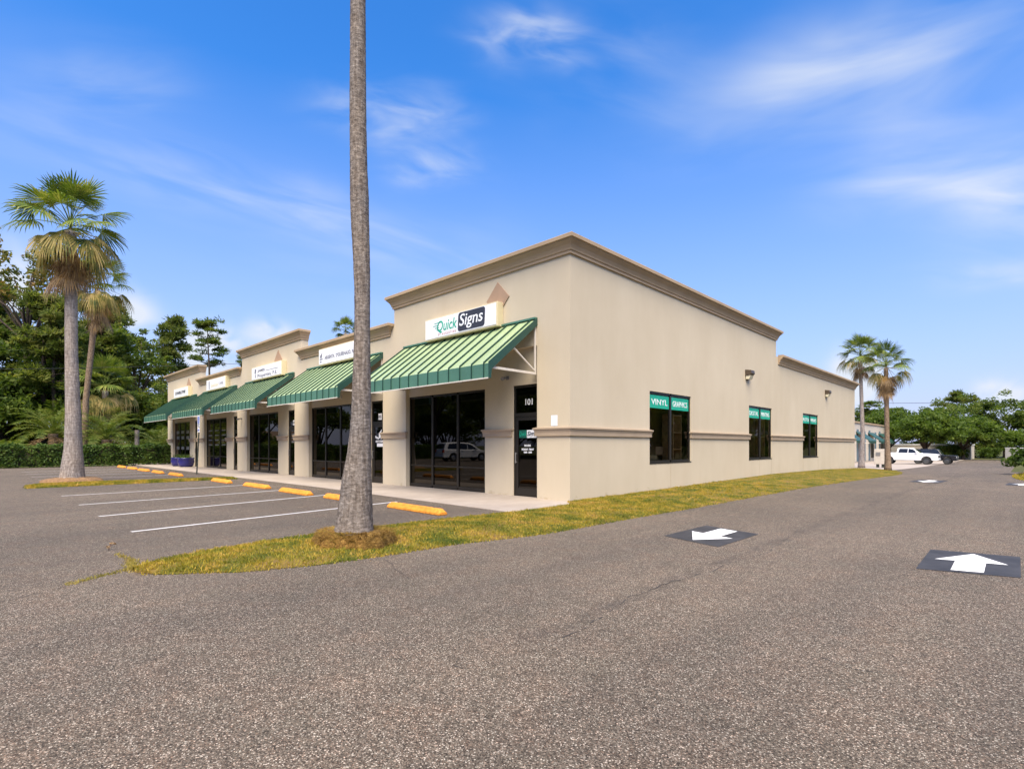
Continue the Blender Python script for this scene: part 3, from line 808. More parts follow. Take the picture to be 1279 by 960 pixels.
# rooms behind the glass
rm = MB()
rm.poly([(BX[5] + 0.3, 0.3, 0.02), (-0.3, 0.3, 0.02), (-0.3, YB - 0.3, 0.02), (BX[5] + 0.3, YB - 0.3, 0.02)])
rm.poly([(BX[5] + 0.3, 0.3, 3.35), (-0.3, 0.3, 3.35), (-0.3, YB - 0.3, 3.35), (BX[5] + 0.3, YB - 0.3, 3.35)])
for x in BX[1:5]: rm.box(x - 0.06, x + 0.06, 0.32, YB - 0.3, 0.03, 3.34)
rm.box(BX[5] + 0.3, -8.2, 7.0, 7.1, 0.03, 3.34)
for y in (3.0, 10.5, 18.0): rm.box(-7.8 if y < 4 else -1.67, -0.35, y, y + 0.1, 0.03, 3.34)
rm.build('interior', 'room', bld, fix=False)
pt = MB()
pt.box(-1.75, -1.68, 3.11, YB - 0.4, 0.03, 3.34)
pt.build('partition', 'tan_partition', bld)


def shelf_unit(loc, label, w_, h, d, n, rz=0):
    t = thing('storage_shelf', label, 'shelf', loc, rz, 'shelves behind the side windows')
    for x in (-w_ / 2, w_ / 2 - 0.04):
        u = MB(); u.box(x, x + 0.04, -d / 2, d / 2, 0, h); u.build('upright', 'wood', t)
    for i in range(n):
        u = MB(); z = 0.12 + i * (h - 0.2) / max(1, n - 1); u.box(-w_ / 2 + 0.04, w_ / 2 - 0.04, -d / 2, d / 2, z, z + 0.03); u.build('shelf_board', 'wood', t)
    return t


shelf_unit((-0.45, 6.30, 0.03), 'tan wooden shelf seen through the right pane of the nearest side window', 0.62, 2.5, 0.4, 5, pi / 2)
shelf_unit((-0.45, 14.2, 0.03), 'tall tan shelf seen through the right pane of the middle side window', 1.3, 2.7, 0.4, 4, pi / 2)
for i, (y, z, s) in enumerate(((4.55, 0.75, 0.42), (5.15, 1.14, 0.3))):
    bxm = MB(); bxm.box(-s / 2, s / 2, -s * 0.8, s * 0.8, 0, s * 0.9); bo = bxm.build('cardboard_box', 'cardboard', bevel=0.01)
    bo.location = (-0.45, y, z)
    tag(bo, ['larger brown carton low behind the left pane of the nearest side window', 'smaller brown carton behind the mullion of the nearest side window'][i], 'box')
tb = thing('work_table', 'grey work table just inside the nearest side window', 'table', (-0.62, 5.1, 0.03))
u = MB(); u.box(-0.4, 0.4, -1.0, 1.0, 0.68, 0.72); u.build('tabletop', 'grey_metal', tb)
for sx in (-0.36, 0.36):
    for sy in (-0.95, 0.95):
        u = MB(); u.box(sx - 0.025, sx + 0.025, sy - 0.025, sy + 0.025, 0, 0.68); u.build('leg', 'grey_metal', tb)

# ---------------------------------------------------------------- awnings
AW_D, AW_T, AW_E, AW_B = 1.80, 4.85, 3.47, 3.11
def make_awning():
    t = thing('shop_awning', '', 'awning')
    Wd = 6.18; x0, x1 = -Wd, 0.0
    c = MB(); th = 0.03
    sl = (AW_E - AW_T) / (AW_D - 0.02)
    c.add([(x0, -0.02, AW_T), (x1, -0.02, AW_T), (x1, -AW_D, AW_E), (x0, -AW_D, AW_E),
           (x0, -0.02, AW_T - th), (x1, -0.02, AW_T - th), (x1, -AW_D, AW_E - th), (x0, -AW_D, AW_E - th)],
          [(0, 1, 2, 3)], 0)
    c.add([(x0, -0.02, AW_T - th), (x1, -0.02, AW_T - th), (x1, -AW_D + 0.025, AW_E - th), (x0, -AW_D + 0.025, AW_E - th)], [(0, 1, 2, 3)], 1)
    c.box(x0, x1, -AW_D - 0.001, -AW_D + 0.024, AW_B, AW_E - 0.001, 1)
    c.box(x0, x1, -AW_D - 0.02, -AW_D - 0.001, AW_B - 0.018, AW_B + 0.012, 3)      # pale hem
    c.box(x0, x1, -0.09, -0.001, AW_T + 0.001, AW_T + 0.05, 1)                     # flashing at the wall
    n = int(Wd / 0.457)
    for i in range(n + 1):
        x = x1 - 0.16 - i * 0.457
        if x < x0 + 0.03: break
        q = 0.012; h = 0.055
        c.add([(x - q, -0.09, AW_T + h - 0.055), (x + q, -0.09, AW_T + h - 0.055), (x + q, -AW_D - 0.02, AW_E + h - 0.015), (x - q, -AW_D - 0.02, AW_E + h - 0.015),
               (x - q, -0.09, AW_T - 0.075), (x + q, -0.09, AW_T - 0.075), (x + q, -AW_D - 0.02, AW_E - 0.03), (x - q, -AW_D - 0.02, AW_E - 0.03)],
              [(0, 1, 2, 3), (0, 3, 7, 4), (1, 5, 6, 2), (2, 6, 7, 3), (0, 4, 5, 1)], 2)
        c.box(x - q, x + q, -AW_D - 0.022, -AW_D - 0.002, AW_B + 0.013, AW_E + 0.0, 2)
    c.build('canopy', ['awn_top_sheen', 'awn', 'awn_rib', 'white_steel'], t)
    for x, s in ((x1, -1), (x0, 1)):
        f = MB()                                                       # rake board along the sloping edge
        f.prism([(-0.002, AW_T + 0.04), (-AW_D - 0.005, AW_E + 0.04), (-AW_D - 0.005, AW_B), (-AW_D + 0.07, AW_B), (-AW_D + 0.10, AW_E - 0.13), (-0.002, AW_T - 0.16)], lambda u, v, w_: (w_, u, v), x + 0.002, x + 0.022)
        f.build('rake_board', 'rake', t)
    for x in (x1 - 0.05, x0 + 0.05, x0 / 2):
        f = MB()
        f.box(x - 0.025, x + 0.025, -AW_D + 0.03, -0.002, 3.36, 3.42)
        f.tube([(x, -0.03, 3.45), (x, -0.98, AW_T + sl * 0.96 - 0.05)], 0.027, 6)
        f.box(x - 0.02, x + 0.02, -0.045, -0.002, 3.42, AW_T - 0.06)
        f.build('bracket', 'white_steel', t)
    return t


awn_labels = ['nearest green metal awning, above the door numbered 101', 'second green metal awning, behind the tall palm trunk',
              'middle green metal awning of the five shopfronts', 'fourth green metal awning, above the blue badge parking sign', 'farthest green metal awning at the left end of the building']
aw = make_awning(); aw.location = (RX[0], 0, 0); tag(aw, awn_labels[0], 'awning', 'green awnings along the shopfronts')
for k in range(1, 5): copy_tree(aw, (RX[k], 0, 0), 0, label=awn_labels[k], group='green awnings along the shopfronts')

# ---------------------------------------------------------------- fascia signs
def sign_box(k, xl, xr, label):
    t = thing('shop_sign', label, 'sign', ((xl + xr) / 2, 0, 4.84), 0, 'lightbox signs above the awnings')
    hw = (xr - xl) / 2
    c = MB(); c.box(-hw, hw, -0.25, -0.002, 0, 0.70); c.build('cabinet', 'sign_box', t, bevel=0.012)
    f = MB(); f.box(-hw + 0.045, hw - 0.045, -0.262, -0.251, 0.05, 0.66); f.build('sign_face', 'sign_face', t)
    return t, hw


SY = -0.266
t, hw = sign_box(0, -5.80, -2.40, 'white lightbox sign reading Quick Signs in teal and black')
text_obj('lettering', 'Quick', 0.46, 'teal', t, (-hw + 0.66, SY, 0.235), FX, FZ, fit=0.98, bold=0.004, shear=0.22)
text_obj('lettering', 'ST AUGUSTINE', 0.10, 'red_vinyl', t, (-hw + 0.72, SY, 0.095), FX, FZ, fit=0.86, spacing=1.6)
def rrect(x0, x1, z0, z1, r, sh=0.0):
    p = []
    for cx_, cz, a0 in ((x1 - r, z1 - r, 0), (x0 + r, z1 - r, 90), (x0 + r, z0 + r, 180), (x1 - r, z0 + r, 270)):
        for i in range(6):
            a = radians(a0 + 18 * i); p.append((cx_ + r * cos(a) + sh * (cz + r * sin(a) - z0), cz + r * sin(a)))
    return p
q = MB(); q.prism(rrect(-0.02, 1.18, 0.085, 0.645, 0.09, 0.06), lambda u, v, w_: (u, w_, v), SY - 0.003, SY + 0.003); q.build('lettering_panel', 'slate', t)
text_obj('lettering', 'Signs', 0.50, 'white_vinyl', t, (0.06, SY - 0.006, 0.245), FX, FZ, fit=1.06, bold=0.004, shear=0.18)
q = MB()
for z, a, e in ((0.50, -0.20, 0.06), (0.42, -0.26, 0.0), (0.35, -0.18, 0.0), (0.28, -0.10, 0.0)): q.box(-hw + 0.72 + a, -hw + 0.76 + e, SY - 0.002, SY + 0.002, z, z + 0.018)
q.build('speed_lines', 'teal', t)
t, hw = sign_box(1, -13.35, -9.95, "white lightbox sign partly hidden by the tall palm trunk")
text_obj('lettering', "ARGENTA  D'GUERNAUD, PA", 0.20, 'grey_vinyl', t, (-hw + 0.55, SY, 0.22), FX, FZ, fit=2.5, bold=0.006)
q = MB()
q.prism([(0.16, 0.30), (0.30, 0.32), (0.36, 0.56), (0.26, 0.46), (0.15, 0.42)], lambda u, v, w_: (-hw + u, w_, v), SY - 0.002, SY + 0.002)
q.prism([(0.12, 0.22), (0.40, 0.24), (0.38, 0.28), (0.12, 0.27)], lambda u, v, w_: (-hw + u, w_, v), SY - 0.002, SY + 0.002)
q.prism([(0.14, 0.12), (0.30, 0.12), (0.28, 0.17), (0.12, 0.18)], lambda u, v, w_: (-hw + u, w_, v), SY - 0.002, SY + 0.002)
q.build('logo', 'grey_vinyl', t)
t, hw = sign_box(2, -21.05, -17.2, 'white lightbox sign with a grey rule between two lines of lettering')
text_obj('lettering', 'JAMES', 0.17, 'grey_vinyl', t, (-hw + 0.85, SY, 0.40), FX, FZ, fit=0.95, bold=0.004)
text_obj('lettering', 'Properties, P.E.', 0.24, 'grey_vinyl', t, (-hw + 0.85, SY, 0.12), FX, FZ, fit=2.5, bold=0.003)
q = MB(); q.box(-hw + 1.9, hw - 0.4, SY - 0.002, SY + 0.002, 0.38, 0.40); q.prism([(0.45, 0.36), (0.6, 0.33), (0.66, 0.55), (0.5, 0.6)], lambda u, v, w_: (-hw + u, w_, v), SY - 0.002, SY + 0.002)
q.prism([(0.5, 0.12), (0.58, 0.12), (0.6, 0.30), (0.5, 0.30)], lambda u, v, w_: (-hw + u, w_, v), SY - 0.002, SY + 0.002); q.build('logo', 'grey_vinyl', t)
t, hw = sign_box(3, -28.7, -25.15, 'white lightbox sign with pale green lettering beside a dark upright emblem')
text_obj('lettering', 'GARDEN', 0.22, 'sign_box', t, (-hw + 0.9, SY, 0.20), FX, FZ, fit=1.4, bold=0.003)
text_obj('lettering', 'CARE', 0.22, 'grey_vinyl', t, (-hw + 2.4, SY, 0.24), FX, FZ, fit=0.8)
q = MB(); q.box(-hw + 0.52, -hw + 0.66, SY - 0.002, SY + 0.002, 0.1, 0.58); q.build('logo', 'grey_vinyl', t)
t, hw = sign_box(4, -36.3, -32.7, 'farthest white lightbox sign with dark slanted lettering')
text_obj('lettering', 'CONSULTIVE', 0.26, 'slate', t, (-hw + 0.4, SY, 0.26), FX, FZ, fit=2.6, bold=0.012, shear=0.25)

# wall lamps on the side wall, notice, small spot lamps
def wall_lamp(y, z, label):
    t = thing('wall_lamp', label, 'lamp', (0, y, z), 0, 'lamps on the side wall')
    h = MB(); h.prism([(0.002, -0.05), (0.19, -0.05), (0.26, 0.03), (0.24, 0.16), (0.002, 0.20)], lambda u, v, w_: (u, w_, v), -0.2, 0.2); h.build('housing', 'lamp_bronze', t, bevel=0.01)
    l = MB(); l.prism([(0.03, -0.20), (0.15, -0.20), (0.215, -0.052), (0.03, -0.052)], lambda u, v, w_: (u, w_, v), -0.17, 0.17); l.build('lens', 'lamp_lens', t)
    p = MB(); p.box(0.002, 0.03, -0.10, 0.10, -0.24, -0.06); p.build('back_plate', 'lamp_bronze', t)


wall_lamp(11.97, 4.40, 'bronze box wall lamp above the middle side window'); wall_lamp(24.21, 4.48, 'bronze box wall lamp above the farthest side window')
p = MB(); p.box(-0.62, -0.41, -0.006, -0.002, 1.96, 2.24)
tag(p.build('notice_paper', 'paper'), 'white paper notice taped to the wall right of door 101', 'notice')
for (x, y, z, lab) in ((-2.35, REC, 3.38, 'small grey spot lamp under the nearest awning'), (RX[2] - 6.9, 0, 2.95, 'small grey spot lamp on the pillar between the third and fourth awning')):
    t = thing('spot_lamp', lab, 'lamp', (x, y, z))
    q = MB(); q.box(-0.05, 0.05, -0.03, -0.002, -0.05, 0.05); q.build('base', 'grey_metal', t)
    q = MB(); q.tube([(0, -0.03, 0), (0, -0.12, 0.0), (0.05, -0.26, -0.05)], [0.02, 0.035, 0.06], 10); q.build('lamp_head', 'grey_metal', t)

# ---------------------------------------------------------------- wheel stops
def make_stop():
    t = thing('wheel_stop', '', 'wheel stop')
    m_ = MB(); hl = 1.02
    prof = [(-0.11, 0), (0.11, 0), (0.105, 0.05), (0.055, 0.13), (-0.055, 0.13), (-0.105, 0.05)]
    n = len(prof); xs = [(-hl, 0.55), (-hl + 0.10, 1.0), (hl - 0.10, 1.0), (hl, 0.55)]
    vs = [(x, u, v * (s if v > 0.06 else 1)) for x, s in xs for u, v in prof]
    fs = [list(range(n))[::-1], [3 * n + i for i in range(n)]] + [(j * n + i, j * n + (i + 1) % n, (j + 1) * n + (i + 1) % n, (j + 1) * n + i) for j in range(3) for i in range(n)]
    m_.add(vs, fs); m_.build('concrete_block', 'stop', t, bevel=0.015)
    for x in (-0.7, 0.7):
        q = MB(); q.lathe([(0.0, 0.136), (0.018, 0.136), (0.02, 0.126)], (x, 0, 0), 8); q.build('anchor_pin', 'rebar', t)
    return t


stop_x = [-1.35, -4.55, -7.48, -10.75, -14.35, -20.9, -24.2, -27.4, -30.7, -33.9]
stop_l = ['yellow wheel stop nearest the building corner, beside the grass', 'yellow wheel stop half hidden by the tall palm trunk', 'yellow wheel stop just left of the tall palm trunk',
          'yellow wheel stop in the middle bay left of the tall palm', 'yellow wheel stop against the right end of the palm island', 'yellow wheel stop just beyond the palm island, near the blue badge sign',
          'second yellow wheel stop beyond the palm island', 'third yellow wheel stop beyond the palm island', 'fourth yellow wheel stop beyond the palm island', 'farthest yellow wheel stop, close to the hedge']
st = make_stop()
for i, x in enumerate(stop_x):
    o = st if i == 0 else copy_tree(st, (0, 0, 0))
    o.location = (x, -3.78 + random.uniform(-0.04, 0.04), 0.001); o.rotation_euler = (0, 0, random.uniform(-0.02, 0.02) - 0.01)
    tag(o, stop_l[i], 'wheel stop', 'yellow wheel stops in front of the shops')

# ---------------------------------------------------------------- arrow panels stuck on the drive
def arrow_panel(q, toward, label):
    q = [Vector(p) for p in q]; cxy = sum((v for v in q), Vector((0, 0))) / 4; cz = 0
    t = thing('arrow_panel', label, 'road marking', (cxy.x, cxy.y, g(cxy.y)), 0, 'arrow panels on the drive')
    m_ = MB(); K = 6
    def P(u, v, dz):
        p = (q[0] * (1 - u) + q[3] * u) * (1 - v) + (q[1] * (1 - u) + q[2] * u) * v
        return (p.x - cxy.x, p.y - cxy.y, g(p.y) - g(cxy.y) + dz)
    vs = [P(i / K, j / K, 0.005) for j in range(K + 1) for i in range(K + 1)]
    m_.add(vs, [(j * (K + 1) + i, j * (K + 1) + i + 1, (j + 1) * (K + 1) + i + 1, (j + 1) * (K + 1) + i) for j in range(K) for i in range(K)]); m_.build('panel', 'mat_black', t)
    A = [(0.5, 0.93), (0.88, 0.50), (0.66, 0.50), (0.66, 0.06), (0.34, 0.06), (0.34, 0.50), (0.12, 0.50)]
    if toward: A = [(1 - u, 1 - v) for u, v in A]
    a_ = MB()
    a_.poly([P(*A[0], 0.009), P(*A[1], 0.009), P(*A[6], 0.009)]); a_.poly([P(*A[2], 0.009), P(*A[3], 0.009), P(*A[4], 0.009), P(*A[5], 0.009)])
    o = a_.build('arrow', 'mat_white', t)
    return t


arrow_panel([(4.16, -2.92), (4.18, -1.38), (5.20, -1.70), (5.18, -3.23)], True, 'black square panel whose white arrow points towards the camera, nearest the grass verge')
arrow_panel([(7.39, -2.92), (7.37, -1.35), (8.27, -1.17), (8.28, -2.66)], False, 'black panel with a white arrow pointing away, nearest at the right edge')
arrow_panel([(4.66, 17.9), (4.74, 20.9), (5.82, 20.6), (5.72, 17.7)], True, 'far black panel with a white arrow, left lane of the drive')
arrow_panel([(7.75, 18.4), (7.85, 21.0), (8.9, 20.9), (8.85, 18.3)], False, 'far black panel with a white arrow, right lane of the drive')

# ---------------------------------------------------------------- blue badge parking sign
t = thing('parking_sign', 'slim leaning post with white and blue disabled parking sign', 'sign', (-21.5, -2.72, 0))
lean = Vector(RT) * 0.15
q = MB(); q.tube([(0, 0, -0.05), tuple(lean * 0.5 + Vector((0, 0, 1.4))), tuple(lean + Vector((0, 0, 2.93)))], 0.032, 8); q.build('post', 'post', t)
q = MB(); q.box(lean.x - 0.17, lean.x + 0.19, lean.y - 0.055, lean.y - 0.045, 2.37, 2.95); q.build('sign_plate', 'white_vinyl', t)
q = MB(); q.box(lean.x - 0.15, lean.x + 0.17, lean.y - 0.055, lean.y - 0.045, 2.10, 2.34); q.build('sign_plate', 'white_vinyl', t)
q = MB(); yy = lean.y - 0.059; X0 = lean.x + 0.01
q.box(X0 - 0.13, X0 + 0.13, yy, yy + 0.003, 2.56, 2.88); q.build('blue_panel', 'hc_blue', t)
q = MB(); yy -= 0.003
q.lathe([(0, -0.001), (0.02, 0.0)], (0, 0, 0), 3) if False else None
q.box(X0 - 0.02, X0 + 0.02, yy, yy + 0.002, 2.80, 2.85); q.box(X0 - 0.02, X0 + 0.015, yy, yy + 0.002, 2.69, 2.79)
for i in range(14):
    a0, a1 = radians(150 + 17 * i), radians(150 + 17 * (i + 1)); r0, r1 = 0.06, 0.08; cx_, cz = X0, 2.67
    q.poly([(cx_ + r0 * cos(a0), yy, cz + r0 * sin(a0)), (cx_ + r1 * cos(a0), yy, cz + r1 * sin(a0)), (cx_ + r1 * cos(a1), yy, cz + r1 * sin(a1)), (cx_ + r0 * cos(a1), yy, cz + r0 * sin(a1))])
q.box(X0 + 0.015, X0 + 0.07, yy, yy + 0.002, 2.67, 2.69)
q.build('wheelchair_symbol', 'white_vinyl', t)
text_obj('lettering', 'PARKING BY', 0.05, 'slate', t, (X0 - 0.14, lean.y - 0.058, 2.49), FX, FZ, fit=0.28)
text_obj('lettering', 'PERMIT ONLY', 0.05, 'slate', t, (X0 - 0.14, lean.y - 0.058, 2.42), FX, FZ, fit=0.28)
text_obj('lettering', '$250 FINE', 0.09, 'hc_blue', t, (X0 - 0.14, lean.y - 0.058, 2.18), FX, FZ, fit=0.28)

# blue planters
for i, (x, lab) in enumerate(((-33.45, 'left of two round blue glazed planters by the farthest shopfront'), (-31.75, 'right of two round blue glazed planters by the farthest shopfront'))):
    t = thing('planter_pot', lab, 'planter', (x, -0.62, 0.022), 0, 'blue planters by the far door')
    q = MB(); q.lathe([(0, 0), (0.34, 0), (0.43, 0.10), (0.48, 0.33), (0.46, 0.50), (0.49, 0.55), (0.49, 0.60), (0.43, 0.60), (0.42, 0.52)], n=28); q.build('pot', 'pot', t, smooth=True)
    q = MB(); q.lathe([(0, 0.54), (0.425, 0.53)], n=20); q.build('soil', 'soil', t)
    r = np.random.default_rng(i); n = 160; P = np.stack([r.normal(0, 0.16, n), r.normal(0, 0.16, n), np.full(n, 0.53)], 1)
    V, F = blades(P, 0.28, 5 + i, 0.02); np_mesh('plant', V, F, 'hedge', t)


# ---------------------------------------------------------------- vegetation
def leaf_cloud(centers, radii, per, size, seed, flat=0.7, up=1.0):
    r = np.random.default_rng(seed); C = np.asarray(centers, float); R = np.asarray(radii, float)
    k = np.repeat(np.arange(len(C)), per); n = len(k)
    d = r.normal(0, 1, (n, 3)); d /= np.linalg.norm(d, axis=1, keepdims=True)
    rad = R[k] * r.random(n) ** 0.45
    P = C[k] + d * rad[:, None] * np.array([1, 1, flat])
    nr = r.normal(0, 1, (n, 3)); nr[:, 2] += up; nr /= np.linalg.norm(nr, axis=1, keepdims=True)
    a = np.cross(nr, r.normal(0, 1, (n, 3))); a /= np.linalg.norm(a, axis=1, keepdims=True); b_ = np.cross(nr, a)
    s = size * r.uniform(0.6, 1.35, n)[:, None]
    V = np.stack([P + a * s, P + b_ * s * 0.5, P - a * s, P - b_ * s * 0.5], 1).reshape(-1, 3)
    return V, np.arange(4 * n).reshape(-1, 4)


def needle_cloud(centers, radii, per, length, seed, wid=0.05):
    r = np.random.default_rng(seed); C = np.asarray(centers, float); R = np.asarray(radii, float)
    k = np.repeat(np.arange(len(C)), per); n = len(k)
    d = r.normal(0, 1, (n, 3)); d[:, 2] = np.abs(d[:, 2]) * 0.6 - 0.15; d /= np.linalg.norm(d, axis=1, keepdims=True)
    P = C[k] + d * (R[k] * r.random(n) ** 0.6)[:, None]
    e = d + r.normal(0, 0.5, (n, 3)); e /= np.linalg.norm(e, axis=1, keepdims=True)
    a = np.cross(e, r.normal(0, 1, (n, 3))); a /= np.linalg.norm(a, axis=1, keepdims=True)
    L_ = length * r.uniform(0.7, 1.3, n)[:, None]
    V = np.stack([P - a * wid, P + a * wid, P + e * L_ + a * wid * 0.3, P + e * L_ - a * wid * 0.3], 1).reshape(-1, 3)
    return V, np.arange(4 * n).reshape(-1, 4)


def make_oak(name, label, h, r, seed, m='oak', cb=0.32, clumps=150, per=85, leaf=0.17, trunk_r=0.28, cat='tree'):
    t = thing(name, label, cat)
    rnd = random.Random(seed); tr = MB()
    zf = h * cb
    tr.tube([(0, 0, -0.2), (0.02, 0, 0.3), (0.05 * h / 8, 0.03, zf * 0.6), (0.02, 0.06, zf)], [trunk_r * 1.4, trunk_r * 1.05, trunk_r * 0.9, trunk_r * 0.8], 10)
    limbs = []
    for i in range(9):
        a = i * 2.4 + rnd.uniform(-0.4, 0.4); el = rnd.uniform(0.35, 1.35); ln = rnd.uniform(0.55, 0.95)
        tip = Vector((cos(a) * cos(el) * r * ln, sin(a) * cos(el) * r * ln, zf + sin(el) * (h - zf) * ln * 0.92))
        mid = Vector((0.02, 0.06, zf)).lerp(tip, 0.5) + Vector((rnd.uniform(-.3, .3), rnd.uniform(-.3, .3), rnd.uniform(0, .5)))
        tr.tube([(0.02, 0.06, zf * rnd.uniform(0.8, 1.0)), mid, tip], [trunk_r * 0.5, trunk_r * 0.3, trunk_r * 0.08], 6); limbs.append((mid, tip))
    tr.build('trunk', 'bark', t, smooth=True)
    C = []; R = []
    lob = [(rnd.uniform(0, 2 * pi), rnd.uniform(0.72, 1.12)) for _ in range(7)]
    for i in range(clumps):
        if rnd.random() < 0.45:
            mid, tip = rnd.choice(limbs); p = mid.lerp(tip, rnd.uniform(0.45, 1.1)) + Vector((rnd.gauss(0, .5), rnd.gauss(0, .5), rnd.gauss(0, .4)))
        else:
            a = rnd.uniform(0, 2 * pi); el = math.asin(rnd.uniform(-0.25, 1.0)); k = rnd.uniform(0.62, 1.0)
            k *= max(0.8, max(w_ * (0.75 + 0.25 * cos(a - l)) for l, w_ in lob))
            p = Vector((cos(a) * cos(el) * r * k, sin(a) * cos(el) * r * k, zf + (h - zf) * (0.42 + 0.52 * sin(el) * k)))
        C.append(p); R.append(rnd.uniform(0.45, 0.95) * r / 3.6)
    V, F = leaf_cloud(C, R, per, leaf * r / 3.6, seed); np_mesh('crown', V, F, m, t)
    return t


def make_pine(name, label, h, r, seed, m='pine', base=0.5, clumps=70, per=110, cat='tree', ln=0.32, tr_r=0.22):
    t = thing(name, label, cat); rnd = random.Random(seed); tr = MB()
    pts = [(0, 0, -0.2)]; x = y = 0
    for i in range(1, 9): x += rnd.uniform(-.12, .12); y += rnd.uniform(-.12, .12); pts.append((x, y, h * i / 8.3))
    tr.tube(pts, [tr_r * (1.15 - 0.12 * i) for i in range(9)], 8)
    C = []; R = []
    for i in range(int(clumps / 3)):
        f = base + (1 - base) * rnd.random() ** 0.8; z = h * min(0.97, f); j = min(7, int(z / h * 8.3)); bx, by = pts[j][0], pts[j][1]
        a = rnd.uniform(0, 2 * pi); k = r * rnd.uniform(0.45, 1.0) * (1.15 - 0.75 * (f - base) / (1 - base)); tip = Vector((bx + cos(a) * k, by + sin(a) * k, z + rnd.uniform(-0.1, 0.6) * k * 0.5))
        tr.tube([(bx, by, z - 0.25 * k * 0.5), (bx + cos(a) * k * 0.5, by + sin(a) * k * 0.5, z), tip], [tr_r * 0.28, tr_r * 0.2, tr_r * 0.08], 5)
        for q_ in range(3):
            C.append(tip.lerp(Vector((bx, by, z)), q_ * 0.24) + Vector((rnd.gauss(0, .25), rnd.gauss(0, .25), rnd.uniform(-.15, .5)))); R.append(rnd.uniform(0.26, 0.56) * r / 2.6)
    for _ in range(5): C.append(Vector((x + rnd.gauss(0, .3), y + rnd.gauss(0, .3), h * rnd.uniform(0.93, 1.0)))); R.append(0.5)
    tr.build('trunk', 'bark', t, smooth=True)
    V, F = needle_cloud(C, R, per, ln * r / 2.6, seed, 0.055 * r / 2.6); np_mesh('crown', V, F, m, t)
    return t


class Fronds:
    def __init__(s): s.V = []; s.F = []

    def tri(s, *p):
        o = len(s.V); s.V += [tuple(q) for q in p]; s.F.append((o, o + 1, o + 2, o + 2))

    def quad(s, *p):
        o = len(s.V); s.V += [tuple(q) for q in p]; s.F.append((o, o + 1, o + 2, o + 3))

    def stalk(s, a, b_, r):
        d = (b_ - a).normalized(); u = d.cross(Vector((0, 0, 1)))
        u = u.normalized() if u.length > 1e-3 else Vector((1, 0, 0)); v = d.cross(u)
        c = [u * r, v * r, -u * r, -v * r]
        for i in range(4): s.quad(a + c[i], a + c[(i + 1) % 4], b_ + c[(i + 1) % 4] * .6, b_ + c[i] * .6)

    def fan(s, base, az, el, pet, L_, rnd, spread=1.75, nseg=26, droop=0.3, tilt=0.35, sag=0.12):
        base = Vector(base); d0 = Vector((cos(el) * cos(az), cos(el) * sin(az), sin(el)))
        mid = base + d0 * pet * 0.5; p1 = base + d0 * pet - Vector((0, 0, sag * pet))
        s.stalk(base, mid, 0.022); s.stalk(mid, p1, 0.017)
        e2 = el - tilt; d1 = Vector((cos(e2) * cos(az), cos(e2) * sin(az), sin(e2)))
        sd = Vector((-sin(az), cos(az), 0)); roll = rnd.uniform(-0.5, 0.5); nn = sd.cross(d1)
        sd = (sd * cos(roll) + nn * sin(roll)).normalized(); nn = sd.cross(d1).normalized()
        st_ = 2 * spread / nseg
        for i in range(nseg):
            a = -spread + (i + 0.5) * st_ + rnd.uniform(-0.02, 0.02)
            Ls = L_ * (0.72 + 0.28 * cos(a)) * rnd.uniform(0.86, 1.06)
            def D(an): return (d1 * cos(an) + sd * sin(an)).normalized()
            cup = nn * (0.10 * L_ * (sin(a) ** 2)); h = 0.5 * Ls; pl_ = nn * (0.02 * (1 if i % 2 else -1))
            l0 = p1 + D(a - st_ / 2) * h + cup; r0 = p1 + D(a + st_ / 2) * h + cup; c0 = p1 + D(a) * h + cup + pl_
            s.tri(p1, l0, c0); s.tri(p1, c0, r0)
            m1 = p1 + D(a) * (0.78 * Ls) + cup - Vector((0, 0, droop * 0.25 * Ls)); wv = (r0 - l0) * 0.30
            s.quad(l0, m1 - wv, m1 + wv, r0)
            tp = p1 + D(a) * Ls * (1 - 0.18 * droop) + cup - Vector((0, 0, droop * rnd.uniform(0.55, 1.1) * 0.75 * Ls))
            s.tri(m1 - wv, tp, m1 + wv)

    def feather(s, base, az, el, ln, rnd, arch=1.2, leaflet=0.5, n=34):
        p = Vector(base); e = el; pts = [p.copy()]; m_ = 12
        for i in range(m_):
            d = Vector((cos(e) * cos(az), cos(e) * sin(az), sin(e))); p = p + d * ln / m_; pts.append(p.copy()); e -= arch / m_ * (0.5 + i / m_)
        for i in range(m_): s.stalk(pts[i], pts[i + 1], 0.03 * (1 - i / m_) + 0.006)
        sd0 = Vector((-sin(az), cos(az), 0))
        for i in range(n):
            f = 0.14 + 0.86 * i / n; q_ = f * m_; j = min(m_ - 1, int(q_)); pt = pts[j].lerp(pts[j + 1], q_ - j); d = (pts[j + 1] - pts[j]).normalized()
            L_ = leaflet * (0.45 + 0.9 * sin(pi * min(1, f * 0.95))) * rnd.uniform(0.85, 1.1)
            for sg in (-1, 1):
                dr = (sd0 * sg * 0.85 + d * 0.5 + Vector((0, 0, rnd.uniform(-0.15, 0.35)))).normalized(); wv = d * 0.022
                tp = pt + dr * L_ - Vector((0, 0, 0.18 * L_)); mm = pt + dr * L_ * 0.55
                s.quad(pt - wv * 0.5, mm - wv, mm + wv, pt + wv * 0.5); s.tri(mm - wv, tp, mm + wv)

    def build(s, name, m, parent): return np_mesh(name, s.V, s.F, m, parent)


